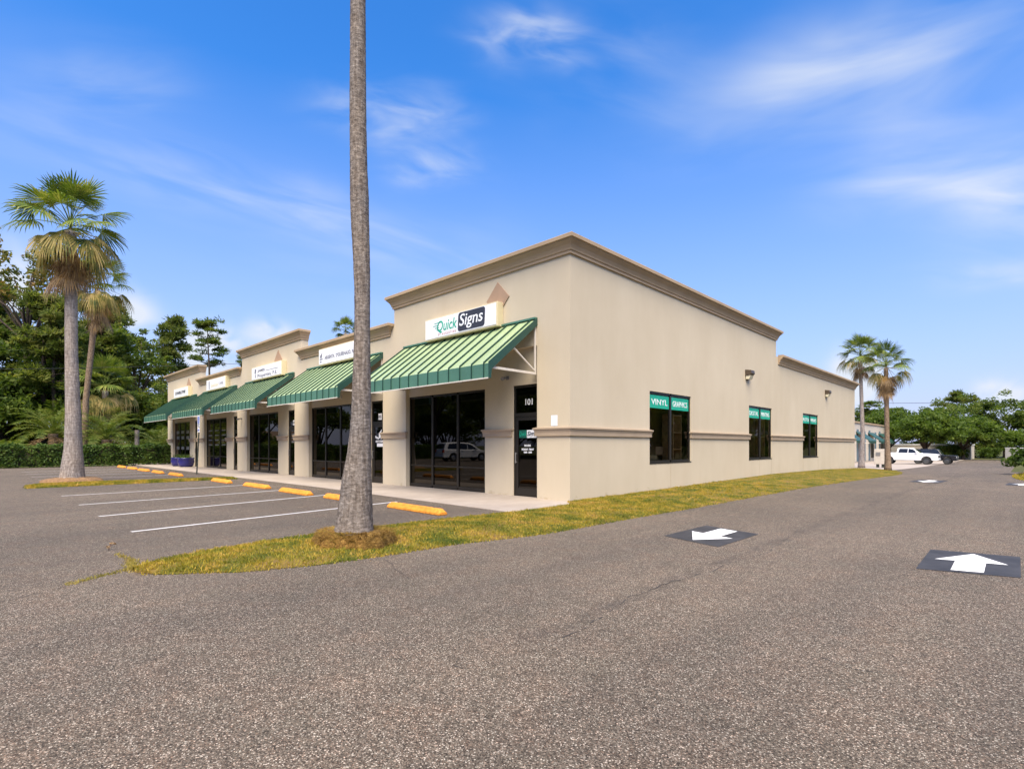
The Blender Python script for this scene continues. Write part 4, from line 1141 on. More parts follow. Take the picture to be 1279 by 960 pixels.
def fan_crown(t, top, seed, scale=1.0, green=26, old=12, dead=26, skirt=2.0, pet=1.15, L_=1.05):
    rnd = random.Random(seed); A, B, C = Fronds(), Fronds(), Fronds(); top = Vector(top)
    for i in range(green):
        f = i / green; el = radians(86 - 84 * f ** 0.9 + rnd.uniform(-7, 7)); az = i * 2.39996 + rnd.uniform(-.25, .25)
        A.fan(top + Vector((0, 0, 0.25 * (1 - f))) * scale, az, el, pet * scale * rnd.uniform(0.8, 1.12), L_ * scale * rnd.uniform(0.85, 1.1), rnd, droop=0.12 + 0.42 * f, tilt=0.15 + 0.45 * f)
    for i in range(old):
        el = radians(rnd.uniform(-42, 2)); az = i * 2.39996 + 0.9 + rnd.uniform(-.3, .3)
        B.fan(top - Vector((0, 0, 0.12)) * scale, az, el, pet * scale * rnd.uniform(0.75, 1.1), L_ * scale * rnd.uniform(0.8, 1.05), rnd, droop=1.0, tilt=0.7, spread=1.5)
    for i in range(dead):
        f = i / max(1, dead); el = radians(rnd.uniform(-84, -58)); az = i * 2.39996 + rnd.uniform(-.3, .3)
        C.fan(top - Vector((0, 0, -0.05 + skirt * 0.6 * f)) * scale, az, el, 0.75 * pet * scale * rnd.uniform(0.7, 1.1), L_ * scale * rnd.uniform(0.8, 1.1), rnd, droop=0.35, tilt=0.15, spread=0.75, nseg=18)
    A.build('crown', 'frond', t)
    if old: B.build('old_fronds', 'frond_old', t)
    if dead: C.build('dead_fronds', 'frond_dead', t)


# tall palm in the foreground
PX, PY = 1.36, -6.79
palm = thing('palm_tree', 'tall grey palm trunk rising out of frame from a mound of matted roots', 'palm tree', (PX, PY, 0))
tr = MB(); pts = []; rad = []
prof = [(664, 443.5, 49), (655, 443.8, 45.5), (640, 444.3, 42), (620, 445.2, 39), (600, 446.3, 36), (580, 448, 31.5), (566, 449.4, 28.5), (540, 450.8, 25.5), (500, 452, 23.2), (450, 452.6, 20.5), (400, 453, 18.8), (360, 453, 19.2), (320, 452, 20.6), (270, 450, 22.0), (245, 449.5, 22.6), (215, 448.6, 21.2), (160, 447.8, 20.2), (120, 447.5, 20.0), (60, 447.6, 19.2), (0, 447.6, 18.6)]
kx = 7.62 / 658
for (yy, xx, wd) in prof:
    off = (xx - 443.5) * kx
    pts.append((RT.x * off, RT.y * off, 1.45 + (556 - yy) * kx)); rad.append(wd * kx / 2)
pts.insert(0, (0, 0, 0.0)); rad.insert(0, 0.33)
top0 = Vector(pts[-1])
for i in range(1, 9): pts.append((top0.x + 0.01 * i, top0.y, top0.z + 0.8 * i)); rad.append(0.105)
# resample with a ring rhythm so the outline is not perfectly smooth
P2, R2 = [], []; rnd = random.Random(3)
for i in range(len(pts) - 1):
    a, c_ = Vector(pts[i]), Vector(pts[i + 1]); k = max(1, int((c_ - a).length / 0.045))
    for j in range(k):
        P2.append(a.lerp(c_, j / k)); R2.append((rad[i] + (rad[i + 1] - rad[i]) * j / k) * (1 + rnd.uniform(-0.012, 0.020)))
tr.tube(P2, R2, 36)
o = tr.build('trunk', 'trunk_near', palm, smooth=True)
for v in o.data.vertices:
    a = math.atan2(v.co.y, v.co.x); s_ = 1 + 0.016 * sin(5 * a + v.co.z * 3) + 0.010 * sin(11 * a - v.co.z * 7)
    if v.co.z < 1.3: s_ += 0.03 * (1.3 - v.co.z) * sin(3 * a + 1)
    # scale about the local axis only near the foot, where the axis is the origin
    if v.co.z < 2.0: v.co.x *= s_; v.co.y *= s_
fan_crown(palm, (top0.x + 0.08, top0.y, top0.z + 6.3), 11, 1.15)
# root mound
m_ = MB(); n = 64; prof2 = [(0.58, -0.02), (0.57, 0.05), (0.54, 0.12), (0.50, 0.18), (0.44, 0.215), (0.36, 0.22), (0.28, 0.20), (0.2, 0.15)]
m_.lathe(prof2, n=n); mo = m_.build('root_mound', 'root_mat', palm, smooth=True)
rnd = random.Random(8)
for v in mo.data.vertices:
    a = math.atan2(v.co.y, v.co.x); k = 1 + 0.07 * sin(2 * a + 0.6) + 0.05 * sin(5 * a + 2) + 0.03 * sin(13 * a) + rnd.uniform(-0.03, 0.03)
    v.co.x *= k; v.co.y *= k; v.co.z *= 1 + 0.12 * sin(3 * a + 1) + rnd.uniform(-0.08, 0.08)
fp = []; r = np.random.default_rng(4); n = 9000
a = r.uniform(0, 2 * pi, n); zz = r.uniform(0, 1, n); rd = np.where(zz < 0.55, 0.565 - zz * 0.13 + r.normal(0, 0.015, n), 0.52 - (zz - 0.55) * 0.6); rz = np.where(zz < 0.55, zz * 0.36, 0.20 + 0.03 * np.sin((zz - .55) * 7))
kk = 1 + 0.07 * np.sin(2 * a + 0.6) + 0.05 * np.sin(5 * a + 2)
P = np.stack([np.cos(a) * rd * kk, np.sin(a) * rd * kk, rz], 1); V, F = blades(P, 0.05, 6, 0.004)
V3 = V.reshape(-1, 3, 3); out = V3[:, :2].mean(1) * [1, 1, 0]; out /= np.linalg.norm(out, axis=1, keepdims=True) + 1e-6; V3[:, 2] += out * 0.035 - np.array([0, 0, 0.025])
np_mesh('root_fibres', V3.reshape(-1, 3), F, 'dry_fibre', palm)

# palm on the island
def trunk_tube(t, pts, rad, m, n=16, step=0.12, jit=0.02, seed=0):
    rnd = random.Random(seed); P2, R2 = [], []
    for i in range(len(pts) - 1):
        a, c_ = Vector(pts[i]), Vector(pts[i + 1]); k = max(1, int((c_ - a).length / step))
        for j in range(k): P2.append(a.lerp(c_, j / k)); R2.append((rad[i] + (rad[i + 1] - rad[i]) * j / k) * (1 + rnd.uniform(-jit, jit)))
    P2.append(Vector(pts[-1])); R2.append(rad[-1])
    b = MB(); b.tube(P2, R2, n); return b.build('trunk', m, t, smooth=True)


ip = thing('palm_tree', 'fan palm on the grass island with a ragged skirt of dead fronds', 'palm tree', (-18.8, -7.82, 0.03))
trunk_tube(ip, [(0, 0, 0), (0, 0, 0.35), (0.02, 0.02, 1.3), (0.02, 0.02, 2.6), (-0.03, -0.03, 5.0), (-0.05, -0.05, 9.9)], [0.43, 0.39, 0.295, 0.255, 0.21, 0.19], 'trunk_pale', 18, 0.15, 0.012, 2)
fan_crown(ip, (-0.05, -0.05, 10.0), 21, 1.0, green=23, old=14, dead=17, skirt=1.7, pet=1.2, L_=1.12)
m_ = MB(); m_.lathe([(0.98, -0.02), (0.92, 0.05), (0.7, 0.11), (0.38, 0.14)], n=40); mo = m_.build('mulch_ring', 'mulch', ip, smooth=True)
for v in mo.data.vertices:
    k = 1 + random.uniform(-0.06, 0.06); v.co.x *= k; v.co.y *= k; v.co.z += random.uniform(0, 0.03) if v.co.z > 0 else 0

# thin palm behind the hedge
tp = thing('palm_tree', 'slim brown palm with drooping dead fronds behind the hedge', 'palm tree', (-45.3, -4.2, 0))
trunk_tube(tp, [(-0.3, -0.1, 0), (-0.1, 0, 5), (0.7, 0.65, 13.8)], [0.26, 0.2, 0.2], 'trunk_brown', 12, 0.3, 0.03, 4)
fan_crown(tp, (0.72, 0.67, 14.2), 31, 1.3, green=12, old=12, dead=14, skirt=2.4)
# shaggy palm with pale trunk
sp = thing('palm_tree', 'shorter shaggy palm among the trees behind the hedge', 'palm tree', (-54.2, -1.7, 0))
trunk_tube(sp, [(0.4, 0.3, 0), (0.2, 0.1, 3), (0, 0, 6.6)], [0.3, 0.27, 0.25], 'trunk_pale', 12, 0.3, 0.03, 5)
fan_crown(sp, (0, 0, 6.9), 41, 1.6, green=24, old=16, dead=14, skirt=1.6)
# palm whose top shows over the low parapet
bp_ = thing('palm_tree', 'palm whose crown tip shows over the parapet beside the tall trunk', 'palm tree', (-42.9, 16.9, 0))
trunk_tube(bp_, [(0, 0, 0), (0.1, 0, 6), (0, 0, 13.2)], [0.3, 0.22, 0.18], 'trunk_pale', 10, 0.4, 0.03, 9)
fan_crown(bp_, (0, 0, 13.4), 71, 0.85, green=18, old=4, dead=6, skirt=1.0)
# two palms past the far end of the building
fp1 = thing('palm_tree', 'left of two slender palms past the end of the building', 'palm tree', (-2.36, 46.26, g(46.3)), 0, 'palms past the end of the building')
kz = 44.0
trunk_tube(fp1, [(0, 0, 0), (0.02, 0, 0.8), (0.1, 0, 3), (-0.1, 0, 10.2)], [0.30, 0.24, 0.17, 0.13], 'trunk_pale', 14, 0.25, 0.02, 6)
fan_crown(fp1, (-0.1, 0, 10.2), 51, 1.12, green=24, old=5, dead=9, skirt=0.9)
fp2 = thing('palm_tree', 'right of two slender palms past the building, with hanging brown fronds', 'palm tree', (0.81, 38.55, g(38.6) + 0.05), 0, 'palms past the end of the building')
trunk_tube(fp2, [(0, 0, -0.1), (0, 0, 0.6), (-0.05, 0, 2.5), (-0.12, 0, 7.8)], [0.27, 0.22, 0.165, 0.145], 'trunk_brown', 14, 0.25, 0.02, 7)
fan_crown(fp2, (-0.12, 0, 8.0), 61, 1.0, green=19, old=6, dead=22, skirt=1.9)

# feather palms behind the hedge
def feather_palm(loc, seed, h, ln, label, n=34, m='frond'):
    t = thing('feather_palm', label, 'palm tree', loc, 0, 'feather palms behind the hedge'); rnd = random.Random(seed)
    trunk_tube(t, [(0, 0, 0), (0.05, 0, h * 0.5), (0, 0, h)], [0.32, 0.3, 0.34], 'trunk_brown', 12, 0.15, 0.08, seed)
    A, B = Fronds(), Fronds()
    for i in range(n):
        f = i / n; A.feather((0, 0, h), i * 2.39996 + rnd.uniform(-.2, .2), radians(80 - 75 * f), ln * rnd.uniform(0.8, 1.1), rnd, 1.5)
    for i in range(9): B.feather((0, 0, h - 0.15), i * 2.4 + 0.5, radians(rnd.uniform(-40, 0)), ln * 0.8, rnd, 1.1, 0.4, 24)
    A.build('crown', m, t); B.build('dead_fronds', 'frond_dead', t)


feather_palm((-49.9, -5.8, 0), 1, 2.4, 3.6, 'broad feather palm behind the hedge left of the island palm')
feather_palm((-44.6, -3.0, 0), 2, 1.9, 3.3, 'bushy feather palm behind the hedge right of the island palm')
feather_palm((-45.6, 0.9, 0), 3, 1.2, 2.8, 'low feather palm with brown fronds behind the hedge by the building end', 24)
feather_palm((-42.5, -9.2, 0), 4, 0.5, 2.2, 'small feather palm at the far left end of the hedge', 22)

# hedge
hd = thing('clipped_hedge', 'long low clipped green hedge along the left edge of the lot', 'hedge', (-38.4, -10, 0))
r = np.random.default_rng(7); n = 46000
yy = r.uniform(-17, 14.5, n); face = r.random(n)
xx = np.where(face < 0.5, 0.62 + r.normal(0, 0.05, n), r.uniform(-0.65, 0.65, n)); zz = np.where(face < 0.5, r.uniform(0.02, 1.38, n), 1.38 + r.normal(0, 0.05, n)); 
lump = 0.06 * np.sin(yy * 2.3) + 0.05 * np.sin(yy * 5.1 + 1); zz = zz + lump * (zz > 1.0); xx = xx - 0.08 * (yy + 10) * 0.3 + lump * 0.8
Pc = np.stack([xx, yy, zz], 1)
V, F = leaf_cloud(Pc, np.full(n, 0.06), 1, 0.075, 17, 1.0, 0.2); np_mesh('foliage', V, F, 'hedge', hd)
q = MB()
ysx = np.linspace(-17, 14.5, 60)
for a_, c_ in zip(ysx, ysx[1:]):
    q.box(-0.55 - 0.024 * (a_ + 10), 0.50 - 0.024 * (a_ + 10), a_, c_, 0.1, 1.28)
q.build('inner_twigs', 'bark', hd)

# trees: templates far larger than life are avoided; each copy gets its own size and turn
TREE_G = 'trees behind the hedge'
oakA = make_oak('oak_tree', 'dense dark oak behind the hedge, left of the slim palm', 13.0, 5.0, 101, 'oak', 0.20, 112, 84, 0.155, 0.35)
oakA.location = (-60.5, -8.5, 0); oakA['group'] = TREE_G
oakB = make_oak('oak_tree', 'open crowned oak above the left end of the building', 17.0, 4.4, 102, 'oak', 0.42, 74, 70, 0.17, 0.28)
oakB.location = (-70, 3.5, 0); oakB['group'] = TREE_G
pineA = make_pine('pine_tree', 'slender pine with bare trunk above the far low parapet', 18.5, 3.0, 103, 'oak', 0.62, 75, 60, ln=0.26, tr_r=0.2)
pineA.location = (-91.4, 17.9, 0); pineA.scale = (1.4, 1.4, 1.2)
pineB = make_pine('pine_tree', 'tall pine with browning needles left of the island palm', 15.0, 3.6, 104, 'pine', 0.30, 130, 120)
pineB.location = (-57.0, -5.2, 0)
pineC = make_pine('pine_tree', 'airy green pine right of the slim palm, sky showing through its crown', 17.5, 3.8, 107, 'pine', 0.34, 190, 58, ln=0.30, tr_r=0.24)
pineC.location = (-72, 0.5, 0); pineC['group'] = TREE_G
rust = make_oak('oak_tree', 'thin tree with browning leaves and bare limbs behind the island palm', 22.5, 4.8, 105, 'rust_leaf', 0.55, 60, 42, 0.16, 0.26)
rust.location = (-62, -6.8, 0)
lefts = [(oakA, (-76, -1.0, 0), 0.9, (1.1, 1.1, 0.85), 'wide dark oak filling the gap behind the slim palm'),
         (oakA, (-66, 7.5, 0), 2.1, (0.95, 0.95, 0.66), 'lower dense oak behind the left end of the building'),
         (oakA, (-58, 3.5, 0), 3.3, (0.8, 0.8, 0.62), 'small dense tree over the hedge end by the building'),
         (oakA, (-70, -14.5, 0), 4.0, (1.15, 1.15, 1.1), 'dark oak at the far left edge of the picture'),
         (oakA, (-56, -12.5, 0), 5.1, (0.8, 0.8, 0.72), 'low bushy oak over the left end of the hedge'),
         (pineC, (-79, 9.4, 0), 1.2, (0.95, 0.95, 1.12), 'airy pine directly over the farthest tall parapet'),
         (pineC, (-74, -4.5, 0), 2.6, (1.0, 1.0, 1.08), 'airy pine close behind the slim palm trunk'),
         (pineC, (-84, 3.5, 0), 4.4, (1.15, 1.15, 1.25), 'taller airy pine farther back between the slim palm and the building'),
         (pineA, (-96, 25.2, 0), 2.0, (0.9, 0.9, 1.02), 'thin sapling top just clearing the low parapet right of the slender pine'),
         (pineB, (-68, -2.2, 0), 1.7, (0.9, 0.9, 0.95), 'brownish pine between the island palm and the slim palm'),
         (pineB, (-75, -9.2, 0), 0.4, (1.1, 1.1, 1.3), 'pine at the far left rising behind the oaks'),
         (rust, (-66, -11.0, 0), 2.4, (0.8, 0.8, 1.12), 'tall thin leafy tree cut by the left edge of the picture')]
for src, loc, rz, s, lab in lefts: copy_tree(src, loc, rz, s, lab, TREE_G)
# bare broken limbs reaching left behind the island palm
dt = thing('bare_tree', 'leaning bare dead tree with long grey limbs behind the island palm', 'tree', (-58, -5.8, 0))
q = MB(); q.tube([(0, 0, 0), (0.1, 0, 8), (0.0, 0, 12)], [0.25, 0.18, 0.1], 8)
for e, m1 in (((-2.2, -5.5, 15.5), (-1.0, -2.6, 12.6)), ((-2.4, -5.9, 17.4), (-1.0, -2.5, 14.3)), ((1.5, 3.6, 13.0), (0.7, 1.9, 11.2))):
    q.tube([(0.05, 0, 9.6), m1, e], [0.12, 0.08, 0.03], 6)
    q.tube([m1, (m1[0] - 0.5, m1[1] - 1.0, m1[2] + 1.6)], [0.05, 0.02], 5)
q.build('trunk', 'bark', dt, smooth=True)

# right-hand trees past the far building
RG = 'trees beyond the far building'
oakR = make_oak('oak_tree', 'bright green rounded tree shading the far building behind the white pickup', 8.2, 5.6, 201, 'oak_light', 0.25, 170, 85, 0.15, 0.3)
oakR.location = (-3.4, 99.5, g(99)); oakR['group'] = RG
rights = [(oakR, (0.6, 112.0, g(112)), 1.3, (0.92, 0.92, 0.95), 'bright green rounded tree right of the black vehicle'),
          (oakR, (-9.5, 108, g(108)), 2.2, (1.0, 1.0, 1.15), 'green tree rising over the far building just right of the two palms'),
          (oakA, (-4, 128, -1.1), 0.3, (1.0, 1.0, 0.92), 'taller dark oak behind the bright trees'),
          (oakA, (5.5, 145, -1.1), 1.9, (1.25, 1.25, 1.10), 'big dark oak at the end of the drive, its top the highest'),
          (oakA, (14, 128, -1.1), 3.1, (1.1, 1.1, 0.95), 'dark oak at the right edge of the picture'),
          (oakA, (12.6, 150, -1.1), 4.3, (1.2, 1.2, 1.12), 'dark oak behind the grey end wall'),
          (oakA, (21, 140, -1.1), 5.0, (1.3, 1.3, 1.1), 'dark oak past the right edge wall'),
          (oakA, (-1, 142, -1.1), 5.6, (1.1, 1.1, 1.05), 'dark oak straight above the cream end wall'),
          (oakR, (10.5, 112, -1.1), 0.8, (0.9, 0.9, 0.7), 'low bright tree hugging the right edge behind the bed'),
          (oakA, (2, 136, -3.5), 0.9, (1.0, 1.0, 0.7), 'low dark thicket behind the small round bush'),
         (oakA, (9, 138, -3.5), 2.9, (1.1, 1.1, 0.7), 'low dark thicket directly over the grey end wall'),
         (oakA, (-6, 130, -3.5), 4.9, (1.0, 1.0, 0.7), 'low dark thicket over the cream end building'),
         (oakA, (-16, 135, -1.1), 2.7, (1.2, 1.2, 0.95), 'dark oak over the roof of the far building')]
for src, loc, rz, s, lab in rights: copy_tree(src, loc, rz, s, lab, RG)
for loc, rz, sc_, lab in (((-57.5, -9.6, 0), 0.5, (0.72, 0.72, 0.9), 'light green leafy tree over the hedge left of the island palm'), ((-58.5, -2.6, 0), 2.0, (0.70, 0.70, 0.95), 'light green leafy tree over the hedge between the two left palms'), ((-60, 2.6, 0), 3.4, (0.66, 0.66, 0.86), 'light green leafy tree just left of the farthest awning')):
    copy_tree(oakR, loc, rz, sc_, lab, TREE_G)
pineR = make_pine('pine_tree', 'flat topped pine standing above the trees on the right', 15.2, 4.6, 203, 'pine', 0.80, 42, 80, ln=0.3)
pineR.location = (-3.6, 158, -1.1)
copy_tree(pineA, (-17, 131, -1.1), 0.7, (1.3, 1.3, 0.66), 'lacy pine top over the far building between the two palms')
copy_tree(pineA, (-13.5, 140, -1.1), 2.3, (1.2, 1.2, 0.60), 'lower lacy pine top over the far building by the left palm')


def bush(loc, s, label, m='oak_light', seed=1, flat=1.0, group=None):
    t = thing('round_bush', label, 'bush', loc, 0, group); rnd = random.Random(seed)
    C = [(rnd.gauss(0, .42) * s, rnd.gauss(0, .42) * s, s * flat * (0.35 + 0.75 * rnd.random())) for _ in range(34)]
    V, F = leaf_cloud(C, [0.42 * s] * 34, 110, 0.10 * s, seed); np_mesh('foliage', V, F, m, t)
    q = MB(); q.tube([(0, 0, -0.1), (0.05 * s, 0, 0.7 * s)], [0.09 * s, 0.04 * s], 6); q.build('stem', 'bark', t)
    return t


bush((3.6, 129, -1.1), 1.7, 'small round bush by the grey end wall at the end of the drive', 'oak_light', 4)
bush((-1.6, 112.5, -1.08), 2.0, 'dark clipped bush in front of the cream end wall', 'oak', 5)
bush((9.0, 37.0, g(37) + 0.1), 1.35, 'leafy shrub in the grass bed at the right edge', 'oak_light', 6)
bush((9.4, 31.5, g(31) + 0.1), 0.6, 'low shrub in front of the taller one at the right edge', 'oak', 7)
bush((9.8, 43.0, g(43) + 0.1), 1.3, 'second leafy shrub farther back in the right bed', 'oak_light', 8)

for i, (x, y, s_, fl, lab) in enumerate(((-56, -11.5, 1.7, 1.0, 'leafy shrub behind the far left end of the hedge'), (-53.5, -8.8, 1.3, 1.1, 'leafy shrub behind the hedge just left of the island palm'),
        (-57, -3.0, 1.9, 1.0, 'leafy shrub behind the hedge between island palm and slim palm'), (-52, 0.8, 1.5, 1.0, 'leafy shrub behind the hedge right of the pale post'),
        (-50, 4.2, 1.8, 1.0, 'leafy shrub beside the left end of the building'), (-60, -14.8, 2.1, 1.1, 'leafy shrub at the left edge of the picture'), (-61, 3.0, 2.4, 1.1, 'taller shrub below the far awning'), (-63, -6.5, 2.5, 1.1, 'taller shrub in front of the low house'))):
    bush((x, y, 0), s_, lab, 'oak' if i % 2 else 'oak_light', 40 + i, fl, 'shrubs behind the hedge')

# trees across the lot behind the camera, seen only as reflections in the shop glass
for i, (src, x, y, s, zs) in enumerate(((oakA, -66, -39, 1.1, 1.25), (oakA, -54, -36, 1.0, 1.0), (oakA, -43, -40, 1.2, 1.35), (oakA, -33, -37, 1.1, 1.05), (oakB, -24, -38, 1.1, 1.2), (oakA, -14, -40, 1.1, 1.2), (oakA, -2, -38, 1.1, 1.1), (oakB, -49, -33, 1.2, 1.1), (oakA, -60, -44, 1.3, 1.0), (oakA, -48, -46, 1.3, 1.0), (oakA, -38, -47, 1.3, 0.95), (oakA, -28, -45, 1.3, 0.9), (oakA, -19, -46, 1.3, 0.9), (oakA, -8, -46, 1.3, 0.95), (oakA, -77, -30, 1.1, 1.2), (oakB, -38, -33, 1.0, 1.0))):
    copy_tree(src, (x, y, -2.4), i * 1.3, (s, s, zs), 'tall tree across the lot, mirrored in the dark shop windows', 'trees mirrored in the shop windows')


for i, (x, y, s, zs) in enumerate(((33, -12, 1.1, 1.0), (36, -3, 1.2, 1.15), (32, 5, 1.0, 0.9), (38, 13, 1.2, 1.2), (33, 22, 1.1, 1.0), (37, 31, 1.2, 1.1), (32, 40, 1.1, 0.95), (38, 50, 1.2, 1.2), (33, 60, 1.1, 1.0), (36, 72, 1.2, 1.1), (32, 84, 1.1, 1.0), (36, 97, 1.2, 1.1), (17.5, 98, 1.0, 0.9), (20, 86, 1.0, 0.85), (19, 74, 1.0, 0.8), (24, 64, 1.0, 0.85), (26, 54, 1.0, 0.85), (19, 110, 1.1, 1.0))):
    copy_tree(oakA, (x, y, g(y) - 2.6), i * 1.7, (s, s, zs), 'tree across the drive, mirrored in the side windows', 'trees mirrored in the side windows')


# ---------------------------------------------------------------- vehicles
def wheel(t, x, y, z, r, wd, rim):
    q = MB(); n = 24
    def lt(prof, mi, bld_):
        fs = []
        for i in range(len(prof) - 1):
            for k in range(n): fs.append((i * n + k, i * n + (k + 1) % n, (i + 1) * n + (k + 1) % n, (i + 1) * n + k))
        bld_.add([(x + rr_ * cos(2 * pi * k / n), y + yy_, z + rr_ * sin(2 * pi * k / n)) for rr_, yy_ in prof for k in range(n)], fs, mi)
    h = wd / 2
    lt([(r * 0.62, -h), (r * 0.93, -h), (r, -h * 0.6), (r, h * 0.6), (r * 0.93, h), (r * 0.62, h)], 0, q)
    ty = q.build('wheel', 'tyre', t, smooth=False)
    q = MB(); lt([(0.0, -h * 0.75), (r * 0.3, -h * 0.8), (r * 0.55, -h * 0.6), (r * 0.63, -h * 0.95), (r * 0.63, h * 0.95), (r * 0.55, h * 0.6), (r * 0.3, h * 0.8), (0, h * 0.75)], 0, q)
    q.build('rim', rim, ty)


def loft(b, sec, mi=0):
    """sec: list of (x, [(y,z)...]) half sections, mirrored in y"""
    n = len(sec[0][1]); rows = []
    for x, pr in sec:
        full = [(x, -y, z) for y, z in pr] + [(x, y, z) for y, z in reversed(pr)]; rows.append(full)
    m2 = 2 * n; vs = [v for r in rows for v in r]
    fs = [(j * m2 + i, j * m2 + (i + 1) % m2, (j + 1) * m2 + (i + 1) % m2, (j + 1) * m2 + i) for j in range(len(sec) - 1) for i in range(m2)]
    fs += [list(range(m2))[::-1], [(len(sec) - 1) * m2 + i for i in range(m2)]]
    b.add(vs, fs, mi)


def side_shell(b, prof, wb, belt, wt, roof, mi=0):
    """closed side outline (x,z) extruded across; width narrows from the belt to the roof"""
    def wy(z): return wb if z <= belt else wb + (wt - wb) * (z - belt) / (roof - belt)
    n = len(prof); vs = [(x, -wy(z), z) for x, z in prof] + [(x, wy(z), z) for x, z in prof]
    b.add(vs, [list(range(n)), list(range(n, 2 * n))[::-1]] + [(i, (i + 1) % n, n + (i + 1) % n, n + i) for i in range(n)], mi)


def arch(xc, zc, r, n=9):
    return [(xc + r * cos(pi - pi * i / n), zc + r * sin(pi * i / n)) for i in range(n + 1)]


def make_car(name, label, loc, rz, spec):
    t = thing(name, label, spec['cat'], loc, rz)
    bdy = MB(); z0 = spec['z0']
    low = [(spec['x0'] + 0.05, z0)]
    for xc in spec['axles']: low += arch(xc, z0 + 0.02, spec['wr'] * 1.14)
    low += [(spec['x1'] - 0.08, z0)]
    body = low + spec['body']
    side_shell(bdy, body, spec['w'], spec['belt'], spec['w'], 9, 0); bdy.build('body', spec['paint'], t, bevel=0.045)
    cab = MB(); side_shell(cab, spec['cab'], spec['w'] - 0.03, spec['belt'] - 0.02, spec['w'] - 0.26, spec['roof']); cab.build('cabin', spec['paint'], t, bevel=0.05)
    def wy(z): return spec['w'] - 0.03 + (-0.23) * (z - spec['belt'] + 0.02) / (spec['roof'] - spec['belt'] + 0.02)
    for win in spec['windows']:
        for sg in (-1, 1):
            q = MB(); q.poly([(x, sg * (wy(z) + 0.012), z) for x, z in win]); q.build('side_window', 'car_glass', t)
    for (xa, za, xb, zb) in spec['screens']:
        q = MB(); sh = 0.012 if xa > 0 else -0.012
        q.poly([(xa + sh, -wy(za) + 0.12, za), (xa + sh, wy(za) - 0.12, za), (xb + sh, wy(zb) - 0.1, zb), (xb + sh, -wy(zb) + 0.1, zb)]); q.build('windscreen', 'car_glass', t)
    for xc in spec['axles']:
        for sg in (-1, 1): wheel(t, xc, sg * (spec['w'] - 0.13), spec['wr'], spec['wr'], 0.27, spec['rim'])
    for sg in (-1, 1):
        q = MB(); q.box(spec['x1'] - 0.14, spec['x1'] + 0.012, sg * (spec['w'] - 0.2) - 0.17, sg * (spec['w'] - 0.2) + 0.19, spec['hl'], spec['hl'] + 0.17); q.build('headlight', 'clear_lamp', t)
        q = MB(); q.box(spec['x0'] - 0.012, spec['x0'] + 0.12, sg * (spec['w'] - 0.13) - 0.10, sg * (spec['w'] - 0.13) + 0.135, spec['hl'] + 0.08, spec['hl'] + 0.34); q.build('tail_light', 'red_lamp', t)
        q = MB(); q.box(spec['mir'] - 0.08, spec['mir'] + 0.08, sg * (spec['w'] + 0.10) - 0.1, sg * (spec['w'] + 0.10) + 0.1, spec['belt'] + 0.03, spec['belt'] + 0.2); q.build('wing_mirror', spec['mirc'], t, bevel=0.03)
        for xh in spec['handles']:
            q = MB(); q.box(xh - 0.1, xh + 0.1, sg * (spec['w'] + 0.012) - 0.012, sg * (spec['w'] + 0.012) + 0.012, spec['belt'] - 0.14, spec['belt'] - 0.10); q.build('door_handle', 'rim_dark', t)
    q = MB(); q.box(spec['x1'] - 0.03, spec['x1'] + 0.02, -spec['w'] + 0.42, spec['w'] - 0.42, spec['hl'] - 0.12, spec['hl'] + 0.16); q.build('grille', 'rim_dark', t)
    q = MB(); q.box(spec['x1'] - 0.12, spec['x1'] + 0.06, -spec['w'] + 0.05, spec['w'] - 0.05, z0 + 0.06, z0 + 0.24); q.build('front_bumper', spec['bump'], t, bevel=0.03)
    q = MB(); q.box(spec['x0'] - 0.06, spec['x0'] + 0.12, -spec['w'] + 0.05, spec['w'] - 0.05, z0 + 0.06, z0 + 0.24); q.build('rear_bumper', spec['bump'], t, bevel=0.03)
    return t


pickup = dict(cat='pickup truck', x0=-2.95, x1=2.95, z0=0.48, wr=0.44, w=0.99, belt=1.33, roof=2.0, axles=(-1.82, 1.86), paint='car_white', rim='rim_dark', hl=0.95, mir=0.95, mirc='car_white', bump='car_white', handles=(-0.2, 0.75),
              body=[(2.95, 0.62), (2.95, 1.06), (2.90, 1.22), (2.0, 1.31), (1.35, 1.33), (1.3, 1.33), (-0.95, 1.33), (-1.0, 1.40), (-2.93, 1.40), (-2.95, 0.6)],
              cab=[(1.35, 1.30), (0.66, 1.86), (0.40, 1.98), (-0.74, 2.0), (-0.96, 1.93), (-1.05, 1.30)],
              windows=[[(1.10, 1.38), (0.58, 1.83), (0.14, 1.90), (0.12, 1.38)], [(0.06, 1.38), (0.08, 1.90), (-0.76, 1.90), (-0.88, 1.40)]],
              screens=[(1.25, 1.40, 0.70, 1.85), (-1.04, 1.44, -0.97, 1.84)])
make_car('pickup_truck', 'white crew cab pickup truck with black wheels parked on the concrete apron', (-1.85, 69.6, g(69.6) + 0.02), radians(-1), pickup)
